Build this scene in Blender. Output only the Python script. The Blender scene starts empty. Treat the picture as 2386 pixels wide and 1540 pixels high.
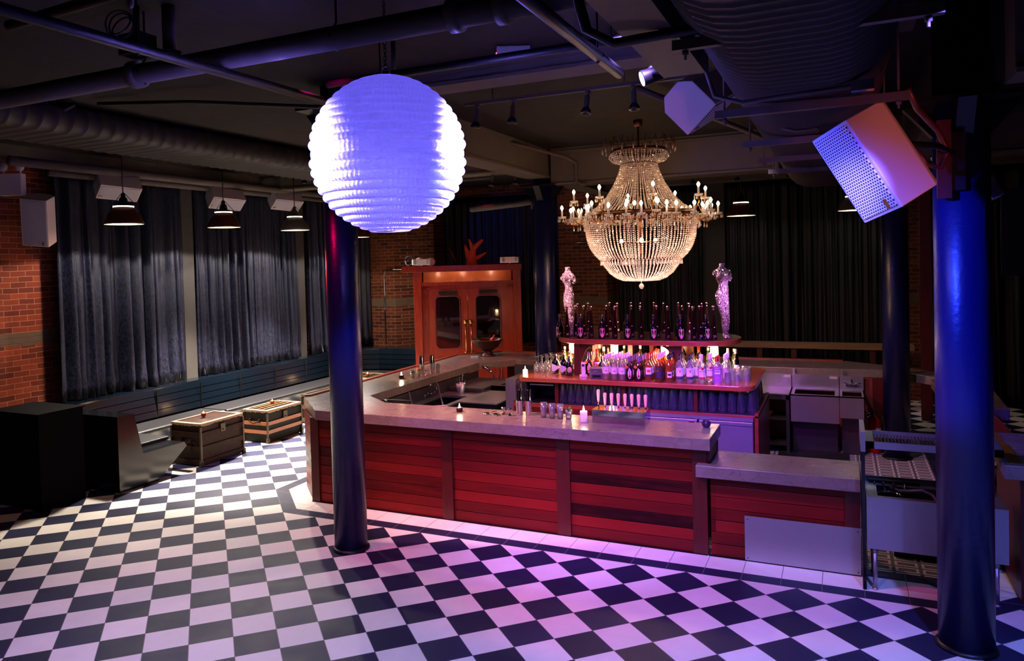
import bpy, math, random
from mathutils import Vector, Matrix
R = math.radians
rnd = random.Random(7)
sc = bpy.context.scene
col = sc.collection
T = 0.305            # floor tile, metres

# ------------------------------------------------------------ camera
cam_d = bpy.data.cameras.new('camera')
cam = bpy.data.objects.new('camera', cam_d); col.objects.link(cam); sc.camera = cam
cam_d.sensor_width = 36.0; cam_d.sensor_fit = 'HORIZONTAL'
cam_d.lens = 1779.363 / 2386 * 36
cam_d.shift_x = (1193 - 1102.03) / 2386
cam_d.shift_y = -(770 - 655.74) / 2386
_r = Vector((0.90095186, 0.43303704, -0.02765245)); _u = Vector((0.01393664, 0.03481632, 0.99929655)); _f = Vector((-0.43369518, 0.90070347, -0.02533275))
cam.matrix_world = Matrix(((_r.x, _u.x, -_f.x, 4.23049), (_r.y, _u.y, -_f.y, -6.5294), (_r.z, _u.z, -_f.z, 2.6743), (0, 0, 0, 1)))
cam_d.clip_start = 0.05

# ------------------------------------------------------------ world, exposure
w = bpy.data.worlds.new('world'); sc.world = w; w.use_nodes = True
w.node_tree.nodes['Background'].inputs[0].default_value = (0.02, 0.018, 0.03, 1)
w.node_tree.nodes['Background'].inputs[1].default_value = 0.3
vs = sc.view_settings
vs.view_transform = 'Standard'; vs.look = 'None'; vs.gamma = 1; vs.exposure = 0.0; vs.use_curve_mapping = False

# ------------------------------------------------------------ lights
def aim(o, to):
    o.rotation_euler = (Vector(to) - o.location).to_track_quat('-Z', 'Y').to_euler()
def spot(name, loc, to, power, color, ang=50, blend=0.5, rad=0.06):
    d = bpy.data.lights.new(name, 'SPOT'); d.energy = power; d.color = color
    d.spot_size = R(ang); d.spot_blend = blend; d.shadow_soft_size = rad
    o = bpy.data.objects.new(name, d); col.objects.link(o); o.location = loc; aim(o, to); return o
def area(name, loc, to, power, color, sx, sy):
    d = bpy.data.lights.new(name, 'AREA'); d.energy = power; d.color = color; d.shape = 'RECTANGLE'; d.size = sx; d.size_y = sy
    o = bpy.data.objects.new(name, d); col.objects.link(o); o.location = loc; aim(o, to); return o
def point(name, loc, power, color, rad=0.04):
    d = bpy.data.lights.new(name, 'POINT'); d.energy = power; d.color = color; d.shadow_soft_size = rad
    o = bpy.data.objects.new(name, d); col.objects.link(o); o.location = loc; return o
VIOLET = (0.62, 0.30, 1.0); BLUE = (0.07, 0.06, 1.0); MAGENTA = (1.0, 0.05, 0.32); WARM = (1.0, 0.62, 0.32); RED = (1.0, 0.02, 0.05)
spot('stage_wash_violet', (2.6, -5.3, 4.1), (2.0, -2.9, 0), 560, (0.44, 0.44, 1.0), 86, 0.8, 0.12)
spot('stage_wash_lilac', (-1.0, -4.9, 4.1), (-0.6, -3.9, 0), 380, (0.62, 0.36, 1.0), 76, 0.9, 0.12)
spot('stage_wash_pink', (-1.4, -1.8, 4.1), (-0.8, -0.9, 0), 120, (1.0, 0.50, 0.70), 70, 0.9, 0.10)
spot('stage_wash_blue', (5.6, -4.2, 4.1), (4.7, -2.4, 0), 1500, (0.15, 0.19, 1.0), 78, 0.9, 0.12)
spot('bar_foot_pink', (0.2, -2.4, 4.1), (1.1, 0.1, 0), 90, (1.0, 0.25, 0.9), 40, 0.8, 0.08)
spot('bar_front_magenta', (0.9, -2.3, 4.1), (2.2, 0.45, 0.5), 430, (1.0, 0.0, 0.30), 66, 0.7, 0.05)
spot('bar_front_red', (-0.7, -2.2, 4.1), (0.2, 0.45, 0.5), 150, (1.0, 0.0, 0.12), 50, 0.7, 0.05)
spot('bar_top_violet', (3.2, -2.2, 4.1), (1.9, 0.5, 1.05), 1100, (0.42, 0.24, 1.0), 50, 0.8, 0.05)
spot('bar_face_blue', (2.9, -5.4, 4.1), (2.4, 0.33, 0.98), 420, (0.10, 0.08, 1.0), 30, 0.8, 0.05)
spot('bar_face_violet', (1.15, -5.6, 3.75), (1.0, 0.33, 1.0), 520, (0.16, 0.08, 1.0), 22, 0.8, 0.05)
spot('bar_top_pink', (-0.5, -0.6, 4.1), (0.4, 0.8, 1.07), 1150, (1.0, 0.42, 0.46), 50, 0.8, 0.05)
spot('bar_arm_red', (-1.2, 2.4, 4.1), (-1.3, 4.3, 1.07), 300, (1.0, 0.18, 0.24), 62, 0.9, 0.05)
spot('island_magenta', (2.6, -1.6, 4.1), (2.3, 2.3, 1.3), 800, (0.7, 0.07, 1.0), 40, 0.8, 0.05)
spot('figure_fill_violet', (5.3, 0.2, 3.7), (3.14, 2.8, 2.12), 5000, (0.75, 0.35, 1.0), 10, 0.4, 0.04)  # added violet spot to brighten this figure, no fixture there
spot('figure_fill_warm', (-0.4, 0.4, 4.2), (1.09, 2.8, 2.25), 4500, (1.0, 0.55, 0.60), 12, 0.5, 0.04)  # added warm spot to brighten the other figure, no fixture there
spot('ledge_blue', (4.6, -3.4, 3.5), (2.9, 2.3, 1.0), 2600, (0.12, 0.10, 1.0), 20, 0.8, 0.05)
spot('aisle_fill_violet', (3.2, 1.0, 4.0), (4.1, 4.3, 0.5), 200, (0.80, 0.62, 1.0), 50, 0.8, 0.05)  # added spot to lift the far sinks, no fixture modelled
spot('low_top_blue', (2.7, -1.0, 4.1), (3.75, 0.7, 0.83), 300, (0.30, 0.42, 1.0), 32, 0.7, 0.05)
spot('low_top_white', (4.6, 2.6, 4.1), (4.25, 0.8, 0.83), 120, (0.75, 0.85, 1.0), 14, 0.7, 0.05)
spot('column_blue', (1.4, -5.8, 3.9), (4.95, -0.6, 2.3), 6500, (0.02, 0.045, 1.0), 17, 0.7, 0.05)
spot('speaker_blue', (1.0, -3.6, 3.6), (4.3, -1.9, 3.15), 70, (0.13, 0.11, 1.0), 18, 0.6, 0.05)
spot('duct_blue', (0.9, -3.2, 3.3), (3.45, -1.3, 3.75), 130, (0.04, 0.03, 1.0), 18, 0.8, 0.05)
spot('speaker_red', (6.3, -4.2, 2.2), (4.7, -1.9, 3.0), 170, (1.0, 0.20, 0.14), 30, 0.8, 0.1)
spot('left_column_blue', (3.3, -3.4, 3.6), (0.02, -0.6, 2.1), 900, (0.01, 0.05, 1.0), 19, 0.9, 0.05)
spot('left_red', (-3.2, -2.6, 4.1), (-5.55, -0.6, 1.2), 110, RED, 40, 0.8, 0.05)
spot('column_red', (-3.2, 1.4, 3.0), (0.0, -0.6, 2.0), 420, RED, 26, 0.6, 0.05)
spot('floor_red', (-2.6, -2.2, 4.1), (-1.3, -2.95, 0), 600, (1.0, 0.0, 0.10), 15, 0.8, 0.05)
spot('brick_warm', (-4.4, 0.7, 4.1), (-5.58, -0.3, 0.8), 110, (1.0, 0.42, 0.22), 40, 0.9, 0.05)
spot('rear_blue', (2.6, 3.0, 4.1), (3.2, 9.0, 2.0), 14, (0.06, 0.05, 1.0), 70, 0.9, 0.05)
area('room_fill_area', (1.0, -4.0, 0.25), (0.5, 2.0, 4.3), 1.5, (0.95, 0.75, 0.85), 6, 4)  # unseen area fill by the floor, added for faint ambient light

# ------------------------------------------------------------ colour and materials
def L(r, g=None, b=None):
    if g is None: r, g, b = r
    f = lambda c: (c / 255 / 12.92) if c / 255 <= 0.04045 else ((c / 255 + 0.055) / 1.055) ** 2.4
    return (f(r), f(g), f(b), 1)
class NT:
    def __init__(s, name):
        s.m = bpy.data.materials.new(name); s.m.use_nodes = True; s.t = s.m.node_tree; s.n = s.t.nodes
        s.b = s.n['Principled BSDF']; s.out = s.n['Material Output']
    def new(s, t, **k):
        n = s.n.new(t)
        for a, v in k.items(): setattr(n, a, v)
        return n
    def put(s, sock, v):
        if hasattr(v, 'node'): s.t.links.new(v, sock)
        else: sock.default_value = v
    def M(s, op, a, b=None, c=None):
        n = s.new('ShaderNodeMath', operation=op)
        for i, v in enumerate((a, b, c)):
            if v is not None: s.put(n.inputs[i], v)
        return n.outputs[0]
    def xyz(s, kind='Object'):
        tc = s.new('ShaderNodeTexCoord'); sp = s.new('ShaderNodeSeparateXYZ'); s.t.links.new(tc.outputs[kind], sp.inputs[0])
        return tc.outputs[kind], sp.outputs[0], sp.outputs[1], sp.outputs[2]
    def comb(s, x, y, z):
        n = s.new('ShaderNodeCombineXYZ')
        for i, v in enumerate((x, y, z)): s.put(n.inputs[i], v)
        return n.outputs[0]
    def noise(s, vec, scale, detail=3, rough=0.5, out=0):
        n = s.new('ShaderNodeTexNoise'); s.put(n.inputs['Vector'], vec); n.inputs['Scale'].default_value = scale
        n.inputs['Detail'].default_value = detail; n.inputs['Roughness'].default_value = rough; return n.outputs[out]
    def map(s, vec, scale=(1, 1, 1), rot=(0, 0, 0), loc=(0, 0, 0)):
        n = s.new('ShaderNodeMapping'); s.put(n.inputs[0], vec); n.inputs['Scale'].default_value = scale; n.inputs['Rotation'].default_value = rot; n.inputs['Location'].default_value = loc
        return n.outputs[0]
    def mix(s, f, a, b):
        n = s.new('ShaderNodeMix', data_type='RGBA'); s.put(n.inputs[0], f); s.put(n.inputs[6], a); s.put(n.inputs[7], b); return n.outputs[2]
    def ramp(s, f, *stops):
        n = s.new('ShaderNodeValToRGB'); s.put(n.inputs[0], f); e = n.color_ramp.elements
        while len(e) < len(stops): e.new(0.5)
        for i, (p, c) in enumerate(stops): e[i].position = p; e[i].color = c
        return n.outputs[0]
    def bump(s, h, strength=0.3, dist=0.01):
        n = s.new('ShaderNodeBump'); s.put(n.inputs['Height'], h); n.inputs['Strength'].default_value = strength; n.inputs['Distance'].default_value = dist
        s.t.links.new(n.outputs[0], s.b.inputs['Normal'])
    def set(s, color=None, rough=None, metal=None, **k):
        if color is not None: s.put(s.b.inputs['Base Color'], color)
        if rough is not None: s.put(s.b.inputs['Roughness'], rough)
        if metal is not None: s.put(s.b.inputs['Metallic'], metal)
        for a, v in k.items(): s.put(s.b.inputs[a.replace('_', ' ')], v)
        return s.m
def plain(name, color, rough=0.5, metal=0.0, noise=0.0, nscale=20, bump=0.0, **k):
    s = NT(name)
    if noise or bump:
        vec, x, y, z = s.xyz(); f = s.noise(vec, nscale, 4)
        if noise:
            d = tuple(c * (1 - noise) for c in color[:3]) + (1,); u = tuple(min(1, c * (1 + noise)) for c in color[:3]) + (1,)
            s.set(s.mix(f, d, u), rough, metal, **k)
        else: s.set(color, rough, metal, **k)
        if bump: s.bump(f, bump, 0.01)
    else: s.set(color, rough, metal, **k)
    return s.m
def emit(name, color, strength):
    s = NT(name); s.set(color, 0.5, 0); s.put(s.b.inputs['Emission Color'], color); s.b.inputs['Emission Strength'].default_value = strength; return s.m
def clear(name, tint, ior=1.45, gloss=0.04, body=0.0, bodycol=(1, 1, 1, 1), film=0.03):
    """thin clear or tinted glass: straight-through light plus a mirror film, optionally some diffuse body"""
    s = NT(name); s.n.remove(s.b)
    tr = s.new('ShaderNodeBsdfTransparent'); tr.inputs[0].default_value = tint
    gl = s.new('ShaderNodeBsdfGlossy'); gl.inputs['Roughness'].default_value = gloss
    fr = s.new('ShaderNodeFresnel'); fr.inputs[0].default_value = ior
    k = s.M('ADD', s.M('MULTIPLY', fr.outputs[0], 1.3), film)
    mx = s.new('ShaderNodeMixShader'); s.t.links.new(k, mx.inputs[0]); s.t.links.new(tr.outputs[0], mx.inputs[1]); s.t.links.new(gl.outputs[0], mx.inputs[2])
    last = mx.outputs[0]
    if body:
        df = s.new('ShaderNodeBsdfDiffuse'); df.inputs[0].default_value = bodycol
        m2 = s.new('ShaderNodeMixShader'); m2.inputs[0].default_value = body; s.t.links.new(last, m2.inputs[1]); s.t.links.new(df.outputs[0], m2.inputs[2]); last = m2.outputs[0]
    s.t.links.new(last, s.out.inputs[0]); return s.m

def floor_material():
    s = NT('checker_tile_floor'); vec, x, y, z = s.xyz(); k = 1 / (math.sqrt(2) * T)
    u = s.M('MULTIPLY', s.M('ADD', x, y), k); v = s.M('MULTIPLY', s.M('SUBTRACT', y, x), k)
    par = s.M('PINGPONG', s.M('ADD', s.M('FLOOR', u), s.M('FLOOR', v)), 1.0)
    chk = s.M('GREATER_THAN', par, 0.5)                       # 1 = light tile
    g = s.M('MINIMUM', s.M('PINGPONG', u, 0.5), s.M('PINGPONG', v, 0.5))
    # distance inside the octagonal border that follows the bar
    d = s.M('MINIMUM', y, s.M('ADD', x, 1.941))
    d = s.M('MINIMUM', d, s.M('MULTIPLY', s.M('ADD', s.M('ADD', x, y), 1.294), 0.7071))
    d = s.M('MINIMUM', d, s.M('SUBTRACT', 5.82, x)); d = s.M('MINIMUM', d, s.M('SUBTRACT', 6.4, y))
    d = s.M('MINIMUM', d, s.M('MULTIPLY', s.M('ADD', s.M('SUBTRACT', y, x), 5.18), 0.7071))
    d = s.M('MINIMUM', d, s.M('MULTIPLY', s.M('SUBTRACT', s.M('ADD', x, 5.75), y), 0.7071))
    inside = s.M('GREATER_THAN', d, 0.0)
    light = s.M('MULTIPLY', s.M('GREATER_THAN', d, 0.15), s.M('LESS_THAN', d, 0.455))
    lt = s.M('ADD', s.M('MULTIPLY', chk, s.M('SUBTRACT', 1.0, inside)), s.M('MULTIPLY', light, inside))
    ge = s.M('MINIMUM', s.M('ABSOLUTE', d), s.M('ABSOLUTE', s.M('SUBTRACT', d, 0.15)))
    joint = s.M('PINGPONG', s.M('DIVIDE', s.M('SUBTRACT', x, 0.098), T), 0.5)
    jy = s.M('PINGPONG', s.M('DIVIDE', y, T), 0.5)
    isf = s.M('LESS_THAN', s.M('ABSOLUTE', s.M('SUBTRACT', d, y)), 0.001)
    jj = s.M('ADD', s.M('MULTIPLY', joint, isf), s.M('MULTIPLY', jy, s.M('SUBTRACT', 1.0, isf)))
    gi = s.M('MINIMUM', s.M('MULTIPLY', jj, T), ge); go = s.M('MULTIPLY', g, T)
    gg = s.M('ADD', s.M('MULTIPLY', gi, inside), s.M('MULTIPLY', s.M('MINIMUM', go, ge), s.M('SUBTRACT', 1.0, inside)))
    grout = s.M('LESS_THAN', gg, 0.0022)
    cell = s.comb(s.M('FLOOR', u), s.M('FLOOR', v), 0.0)
    wn = s.new('ShaderNodeTexWhiteNoise'); s.t.links.new(cell, wn.inputs[0])
    n1 = s.noise(vec, 5, 5, 0.65); n2 = s.noise(vec, 40, 3)
    f = s.M('ADD', s.M('MULTIPLY', n1, 0.6), s.M('MULTIPLY', wn.outputs[0], 0.35))
    lc = s.mix(f, L(206, 200, 190), L(244, 238, 228)); dc = s.mix(f, L(22, 23, 44), L(44, 46, 78))
    # patterned cement tiles behind the bar
    px = s.M('PINGPONG', s.M('DIVIDE', x, 0.20), 0.5); py = s.M('PINGPONG', s.M('DIVIDE', y, 0.13), 0.5)
    dd = s.M('MINIMUM', s.M('MULTIPLY', px, 0.2), s.M('MULTIPLY', py, 0.13))
    ring = s.M('MULTIPLY', s.M('GREATER_THAN', dd, 0.014), s.M('LESS_THAN', dd, 0.034))
    ic = s.mix(ring, L(96, 96, 112), L(206, 200, 210))
    c = s.mix(lt, dc, lc); c = s.mix(s.M('GREATER_THAN', d, 0.62), c, ic)
    grc = s.mix(lt, L(120, 112, 112), L(60, 54, 58))
    c = s.mix(grout, c, grc)
    s.set(c, s.M('ADD', s.M('MULTIPLY', n1, 0.25), 0.36), 0, Specular_IOR_Level=0.16)
    s.bump(s.M('SUBTRACT', n2, s.M('MULTIPLY', grout, 2.0)), 0.06, 0.004)
    return s.m
def brick_material(name, plane, c1=(150, 66, 40), c2=(92, 40, 28), mort=(176, 116, 90)):
    s = NT(name); vec, x, y, z = s.xyz(); h = y if plane == 'yz' else x
    wob = s.noise(vec, 2.2, 3, 0.5, 1)
    sp = s.new('ShaderNodeSeparateXYZ'); s.t.links.new(wob, sp.inputs[0])
    v = s.comb(s.M('ADD', h, s.M('MULTIPLY', sp.outputs[0], 0.03)), s.M('ADD', z, s.M('MULTIPLY', sp.outputs[1], 0.03)), 0.0)
    b = s.new('ShaderNodeTexBrick'); s.t.links.new(v, b.inputs['Vector'])
    b.inputs['Scale'].default_value = 1; b.inputs['Brick Width'].default_value = 0.215; b.inputs['Row Height'].default_value = 0.074
    b.inputs['Mortar Size'].default_value = 0.006; b.inputs['Mortar Smooth'].default_value = 0.4
    b.inputs['Color1'].default_value = L(c1); b.inputs['Color2'].default_value = L(c2); b.inputs['Mortar'].default_value = L(mort)
    n = s.noise(vec, 14, 5, 0.7)
    # stone course band
    band = s.M('LESS_THAN', s.M('ABSOLUTE', s.M('SUBTRACT', z, s.M('ADD', 1.78, s.M('MULTIPLY', sp.outputs[2], 0.08)))), 0.085)
    c = s.mix(band, s.mix(n, b.outputs[0], s.mix(0.45, b.outputs[0], L(46, 22, 18))), L(92, 74, 58))
    s.set(c, 0.85, 0, Specular_IOR_Level=0.15); s.bump(s.M('ADD', s.M('MULTIPLY', b.outputs[1], -1.0), s.M('MULTIPLY', n, 0.5)), 0.8, 0.012); return s.m
def wood_material(name, dark, light, axis='x', rough=0.35, scale=1.0, boards=0.0, coat=0.2):
    s = NT(name); vec, x, y, z = s.xyz()
    sc3 = {'x': (1.2, 14, 14), 'y': (14, 1.2, 14), 'z': (14, 14, 1.2)}[axis]
    off = 0.0
    if boards:
        row = s.M('FLOOR', s.M('DIVIDE', z, boards)); wn = s.new('ShaderNodeTexWhiteNoise')
        s.t.links.new(s.comb(row, s.M('FLOOR', s.M('MULTIPLY', s.M('ADD', x, 0.55), 0.78)), s.M('FLOOR', s.M('MULTIPLY', y, 0.8))), wn.inputs[0]); off = wn.outputs[0]
        vec = s.comb(x, s.M('ADD', y, s.M('MULTIPLY', off, 7.0)), z)
    v = s.map(vec, tuple(a * scale for a in sc3)); n = s.noise(v, 2.0, 6, 0.62); n2 = s.noise(s.map(vec, tuple(a * scale * 5 for a in sc3)), 3.0, 2)
    f = s.M('ADD', s.M('MULTIPLY', n, 0.9), s.M('MULTIPLY', n2, 0.25))
    if boards: f = s.M('ADD', s.M('MULTIPLY', f, 0.55), s.M('SUBTRACT', s.M('MULTIPLY', off, 0.75), 0.15))
    s.set(s.ramp(f, (0.15, dark), (0.85, light)), rough, 0, Coat_Weight=coat, Coat_Roughness=0.15, Specular_IOR_Level=0.15 if boards else 0.4); s.bump(n2, 0.08, 0.003); return s.m
def stone_material():
    s = NT('bar_stone'); vec, x, y, z = s.xyz()
    n = s.noise(vec, 6, 6, 0.7); n2 = s.noise(s.map(vec, (1.5, 9, 9)), 3, 6, 0.75); v = s.new('ShaderNodeTexVoronoi', feature='DISTANCE_TO_EDGE'); s.put(v.inputs['Vector'], s.mix(0.2, vec, s.noise(vec, 4, 3, 0.5, 1))); v.inputs['Scale'].default_value = 7
    crack = s.M('LESS_THAN', v.outputs[0], 0.012); pits = s.M('GREATER_THAN', s.noise(vec, 160, 2), 0.68)
    c = s.mix(s.M('ADD', s.M('MULTIPLY', n, 0.5), s.M('MULTIPLY', n2, 0.5)), L(70, 60, 57), L(150, 132, 124)); c = s.mix(s.M('MULTIPLY', crack, 0.35), c, L(60, 48, 44)); c = s.mix(s.M('MULTIPLY', pits, 0.08), c, L(170, 158, 150))
    s.set(c, s.M('ADD', s.M('MULTIPLY', n, 0.08), 0.22), 0); s.bump(n2, 0.12, 0.004); return s.m
def velvet_material(name='crushed_velvet', hi=L(28, 31, 60)):
    s = NT(name); vec, x, y, z = s.xyz(); n = s.noise(s.map(vec, (1, 1, 0.5)), 45, 5, 0.75)
    s.set(s.ramp(n, (0.4, L(1, 1, 3)), (0.7, hi)), s.M('ADD', 0.3, s.M('MULTIPLY', n, 0.4)), 0, Specular_IOR_Level=0.35); s.put(s.b.inputs['Sheen Tint'], L(180, 180, 210))
    s.bump(n, 0.5, 0.01); return s.m
def steel_material(name, col=(178, 176, 182), axis=2, rough=0.30):
    s = NT(name); vec, x, y, z = s.xyz(); sc3 = [2, 2, 2]; sc3[axis] = 0.1; sc3 = [a * 40 for a in sc3]; n = s.noise(s.map(vec, tuple(sc3)), 3, 3)
    s.set(L(col), s.M('ADD', rough - 0.06, s.M('MULTIPLY', n, 0.14)), 0.82, Anisotropic=0.3); s.bump(s.noise(s.map(vec, (3, 3, 420) if axis == 2 else (3, 3, 3)), 2, 2), 0.35, 0.002); return s.m
def leather_trunk(name, a, b):
    s = NT(name); vec, x, y, z = s.xyz(); n = s.noise(vec, 9, 6, 0.7); n2 = s.noise(vec, 60, 4, 0.6)
    s.set(s.ramp(n, (0.3, a), (0.7, b)), 0.6, 0, Specular_IOR_Level=0.12); s.bump(n2, 0.5, 0.006); return s.m
def mosaic_material():
    s = NT('mirror_mosaic'); vec, x, y, z = s.xyz()
    v = s.new('ShaderNodeTexVoronoi'); s.put(v.inputs['Vector'], s.map(vec, (1, 1, 1), (0.4, 0.3, 0.6))); v.inputs['Scale'].default_value = 68; v.inputs['Randomness'].default_value = 0.25
    e = s.new('ShaderNodeTexVoronoi', feature='DISTANCE_TO_EDGE'); s.put(e.inputs['Vector'], s.map(vec, (1, 1, 1), (0.4, 0.3, 0.6))); e.inputs['Scale'].default_value = 68; e.inputs['Randomness'].default_value = 0.25
    edge = s.M('LESS_THAN', e.outputs[0], 0.10)
    geo = s.new('ShaderNodeNewGeometry'); vm = s.new('ShaderNodeVectorMath', operation='SUBTRACT'); s.t.links.new(v.outputs['Color'], vm.inputs[0]); vm.inputs[1].default_value = (0.5, 0.5, 0.5)
    vs_ = s.new('ShaderNodeVectorMath', operation='SCALE'); s.t.links.new(vm.outputs[0], vs_.inputs[0]); vs_.inputs['Scale'].default_value = 1.1
    va = s.new('ShaderNodeVectorMath', operation='ADD'); s.t.links.new(geo.outputs['Normal'], va.inputs[0]); s.t.links.new(vs_.outputs[0], va.inputs[1])
    vn = s.new('ShaderNodeVectorMath', operation='NORMALIZE'); s.t.links.new(va.outputs[0], vn.inputs[0]); s.t.links.new(vn.outputs[0], s.b.inputs['Normal'])
    s.set(s.mix(edge, L(240, 214, 222), L(60, 22, 40)), s.M('ADD', 0.14, s.M('MULTIPLY', edge, 0.5)), s.M('SUBTRACT', 0.8, s.M('MULTIPLY', edge, 0.6))); return s.m
def grille_material(name, c):
    s = NT(name); vec, x, y, z = s.xyz(); k = 1 / 0.0155
    a = s.M('MULTIPLY', y, k); b = s.M('MULTIPLY', z, k)
    row = s.M('FLOOR', b); a = s.M('ADD', a, s.M('MULTIPLY', s.M('PINGPONG', row, 1.0), 0.5))
    fa = s.M('SUBTRACT', s.M('FRACT', a), 0.5); fb = s.M('SUBTRACT', s.M('FRACT', b), 0.5)
    r = s.M('SQRT', s.M('ADD', s.M('MULTIPLY', fa, fa), s.M('MULTIPLY', fb, fb))); hole = s.M('LESS_THAN', r, 0.33)
    s.set(s.mix(hole, c, (0.004, 0.004, 0.006, 1)), 0.5, 0); return s.m
def ceiling_material():
    s = NT('painted_tin_ceiling'); vec, x, y, z = s.xyz(); n = s.noise(vec, 3, 5, 0.6); n2 = s.noise(vec, 25, 4)
    px = s.M('PINGPONG', s.M('DIVIDE', x, 0.61), 0.5); py = s.M('PINGPONG', s.M('DIVIDE', y, 0.61), 0.5); seam = s.M('LESS_THAN', s.M('MINIMUM', px, py), 0.012)
    c = s.mix(n, L(33, 31, 30), L(52, 48, 44)); stain = s.M('GREATER_THAN', s.noise(vec, 1.1, 5, 0.65), 0.62); c = s.mix(s.M('MULTIPLY', stain, 0.35), c, L(70, 36, 34)); c = s.mix(s.M('MULTIPLY', seam, 0.6), c, L(30, 28, 26))
    s.set(c, 0.8, 0, Specular_IOR_Level=0.08); s.bump(s.M('SUBTRACT', s.M('MULTIPLY', n2, 0.6), seam), 0.35, 0.01); return s.m
def ball_material():
    s = NT('ribbed_acrylic'); vec, x, y, z = s.xyz(); s.n.remove(s.b)
    ang = s.M('MULTIPLY', s.M('ARCTAN2', y, x), 95.0); h = s.M('SINE', ang)
    n = s.noise(s.map(vec, (1, 1, 2.4)), 26, 4, 0.8); hh = s.M('ADD', s.M('MULTIPLY', h, 0.25), s.M('MULTIPLY', n, 1.6))
    bp = s.new('ShaderNodeBump'); s.put(bp.inputs['Height'], hh); bp.inputs['Strength'].default_value = 0.5; bp.inputs['Distance'].default_value = 0.01
    df = s.new('ShaderNodeBsdfDiffuse'); df.inputs[0].default_value = (0.85, 0.85, 0.9, 1)
    tl = s.new('ShaderNodeBsdfTranslucent'); tl.inputs[0].default_value = (0.85, 0.85, 0.95, 1)
    gl = s.new('ShaderNodeBsdfGlossy'); gl.inputs['Roughness'].default_value = 0.2
    for q in (df, tl, gl): s.t.links.new(bp.outputs[0], q.inputs['Normal'])
    a = s.new('ShaderNodeMixShader'); a.inputs[0].default_value = 0.30; s.t.links.new(df.outputs[0], a.inputs[1]); s.t.links.new(tl.outputs[0], a.inputs[2])
    b = s.new('ShaderNodeMixShader'); b.inputs[0].default_value = 0.3; s.t.links.new(a.outputs[0], b.inputs[1]); s.t.links.new(gl.outputs[0], b.inputs[2])
    s.t.links.new(b.outputs[0], s.out.inputs[0]); return s.m
def crystal_material():
    s = NT('cut_crystal'); s.n.remove(s.b)
    df = s.new('ShaderNodeBsdfDiffuse'); df.inputs[0].default_value = (0.92, 0.84, 0.78, 1)
    tl = s.new('ShaderNodeBsdfTranslucent'); tl.inputs[0].default_value = (1.0, 0.88, 0.78, 1)
    gl = s.new('ShaderNodeBsdfGlossy'); gl.inputs['Roughness'].default_value = 0.08
    tr = s.new('ShaderNodeBsdfTransparent')
    def mx(f, p, q):
        n = s.new('ShaderNodeMixShader'); n.inputs[0].default_value = f; s.t.links.new(p.outputs[0], n.inputs[1]); s.t.links.new(q.outputs[0], n.inputs[2]); return n
    s.t.links.new(mx(0.35, mx(0.3, mx(0.5, df, tl), gl), tr).outputs[0], s.out.inputs[0]); return s.m

M = {}
M['floor'] = floor_material(); M['brick'] = brick_material('brick_wall_paint', 'yz'); M['brick_back'] = brick_material('brick_back_wall', 'xz', (120, 62, 38), (72, 36, 26), (150, 118, 92))
M['stone'] = stone_material(); M['velvet'] = velvet_material(); M['black_velvet'] = velvet_material('black_velvet', L(11, 10, 20)); M['ceiling'] = ceiling_material()
M['boards_x'] = wood_material('mahogany_boards', L(34, 4, 6), L(128, 26, 22), 'x', 0.42, 1, 0.1055, 0.05)
M['boards_y'] = wood_material('mahogany_side_boards', L(34, 4, 6), L(128, 26, 22), 'y', 0.42, 1, 0.1055, 0.05)
M['mahog_z'] = wood_material('mahogany_upright', L(48, 9, 8), L(92, 22, 16), 'z', 0.4, 1, 0, 0.05)
M['mahog_x'] = wood_material('mahogany_rail', L(84, 30, 20), L(150, 62, 40), 'x', 0.3)
M['counter'] = wood_material('counter_wood', L(104, 46, 30), L(176, 92, 60), 'x', 0.22, 1, 0, 0.5)
M['dark_wood'] = wood_material('dark_shelf_wood', L(22, 14, 12), L(44, 28, 22), 'x', 0.3)
M['blonde'] = wood_material('blonde_wood', L(196, 150, 112), L(226, 184, 148), 'z', 0.4)
M['rail_wood'] = wood_material('old_rail_stone', L(96, 70, 50), L(156, 120, 88), 'x', 0.4)
M['door_wood'] = wood_material('door_mahogany', L(70, 16, 8), L(140, 40, 18), 'z', 0.25)
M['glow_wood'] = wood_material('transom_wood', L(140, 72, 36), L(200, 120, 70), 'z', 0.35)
M['black'] = plain('black_paint', L(11, 11, 15), 0.45, 0, 0.3, 12, Specular_IOR_Level=0.25)
M['black_gloss'] = plain('black_gloss_paint', L(6, 6, 9), 0.2)
M['black_matte'] = plain('black_matte', L(7, 7, 9), 0.8, Specular_IOR_Level=0.05)
M['column'] = plain('column_paint', L(12, 15, 64), 0.33, 0.0, 0.2, 30, 0.25)
M['iron'] = plain('black_iron', L(20, 20, 26), 0.4, 0.4, 0.2, 30)
M['slat'] = plain('navy_slat_paint', L(5, 12, 20), 0.18, 0, 0.15, 8)
M['cushion'] = plain('grey_vinyl', L(20, 20, 24), 0.5, 0, 0.2, 25, 0.15, Specular_IOR_Level=0.25)
M['grey_wall'] = plain('grey_plaster', L(44, 40, 38), 0.8, 0, 0.2, 6)
M['white_paint'] = plain('white_pipe_paint', L(84, 76, 72), 0.6, 0, 0.12, 9, Specular_IOR_Level=0.12)
M['duct'] = plain('duct_paint', L(48, 44, 42), 0.6, 0.0, 0.12, 5, Specular_IOR_Level=0.2)
M['beam'] = plain('beam_paint', L(92, 84, 74), 0.8, 0, 0.15, 4, 0.15, Specular_IOR_Level=0.08)
M['speaker'] = plain('speaker_white', L(200, 186, 190), 0.5)
M['grille'] = grille_material('speaker_grille', L(196, 190, 205))
M['steel'] = steel_material('brushed_steel'); M['steel_dark'] = steel_material('dull_steel', (96, 90, 96), 0, 0.38)
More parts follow.
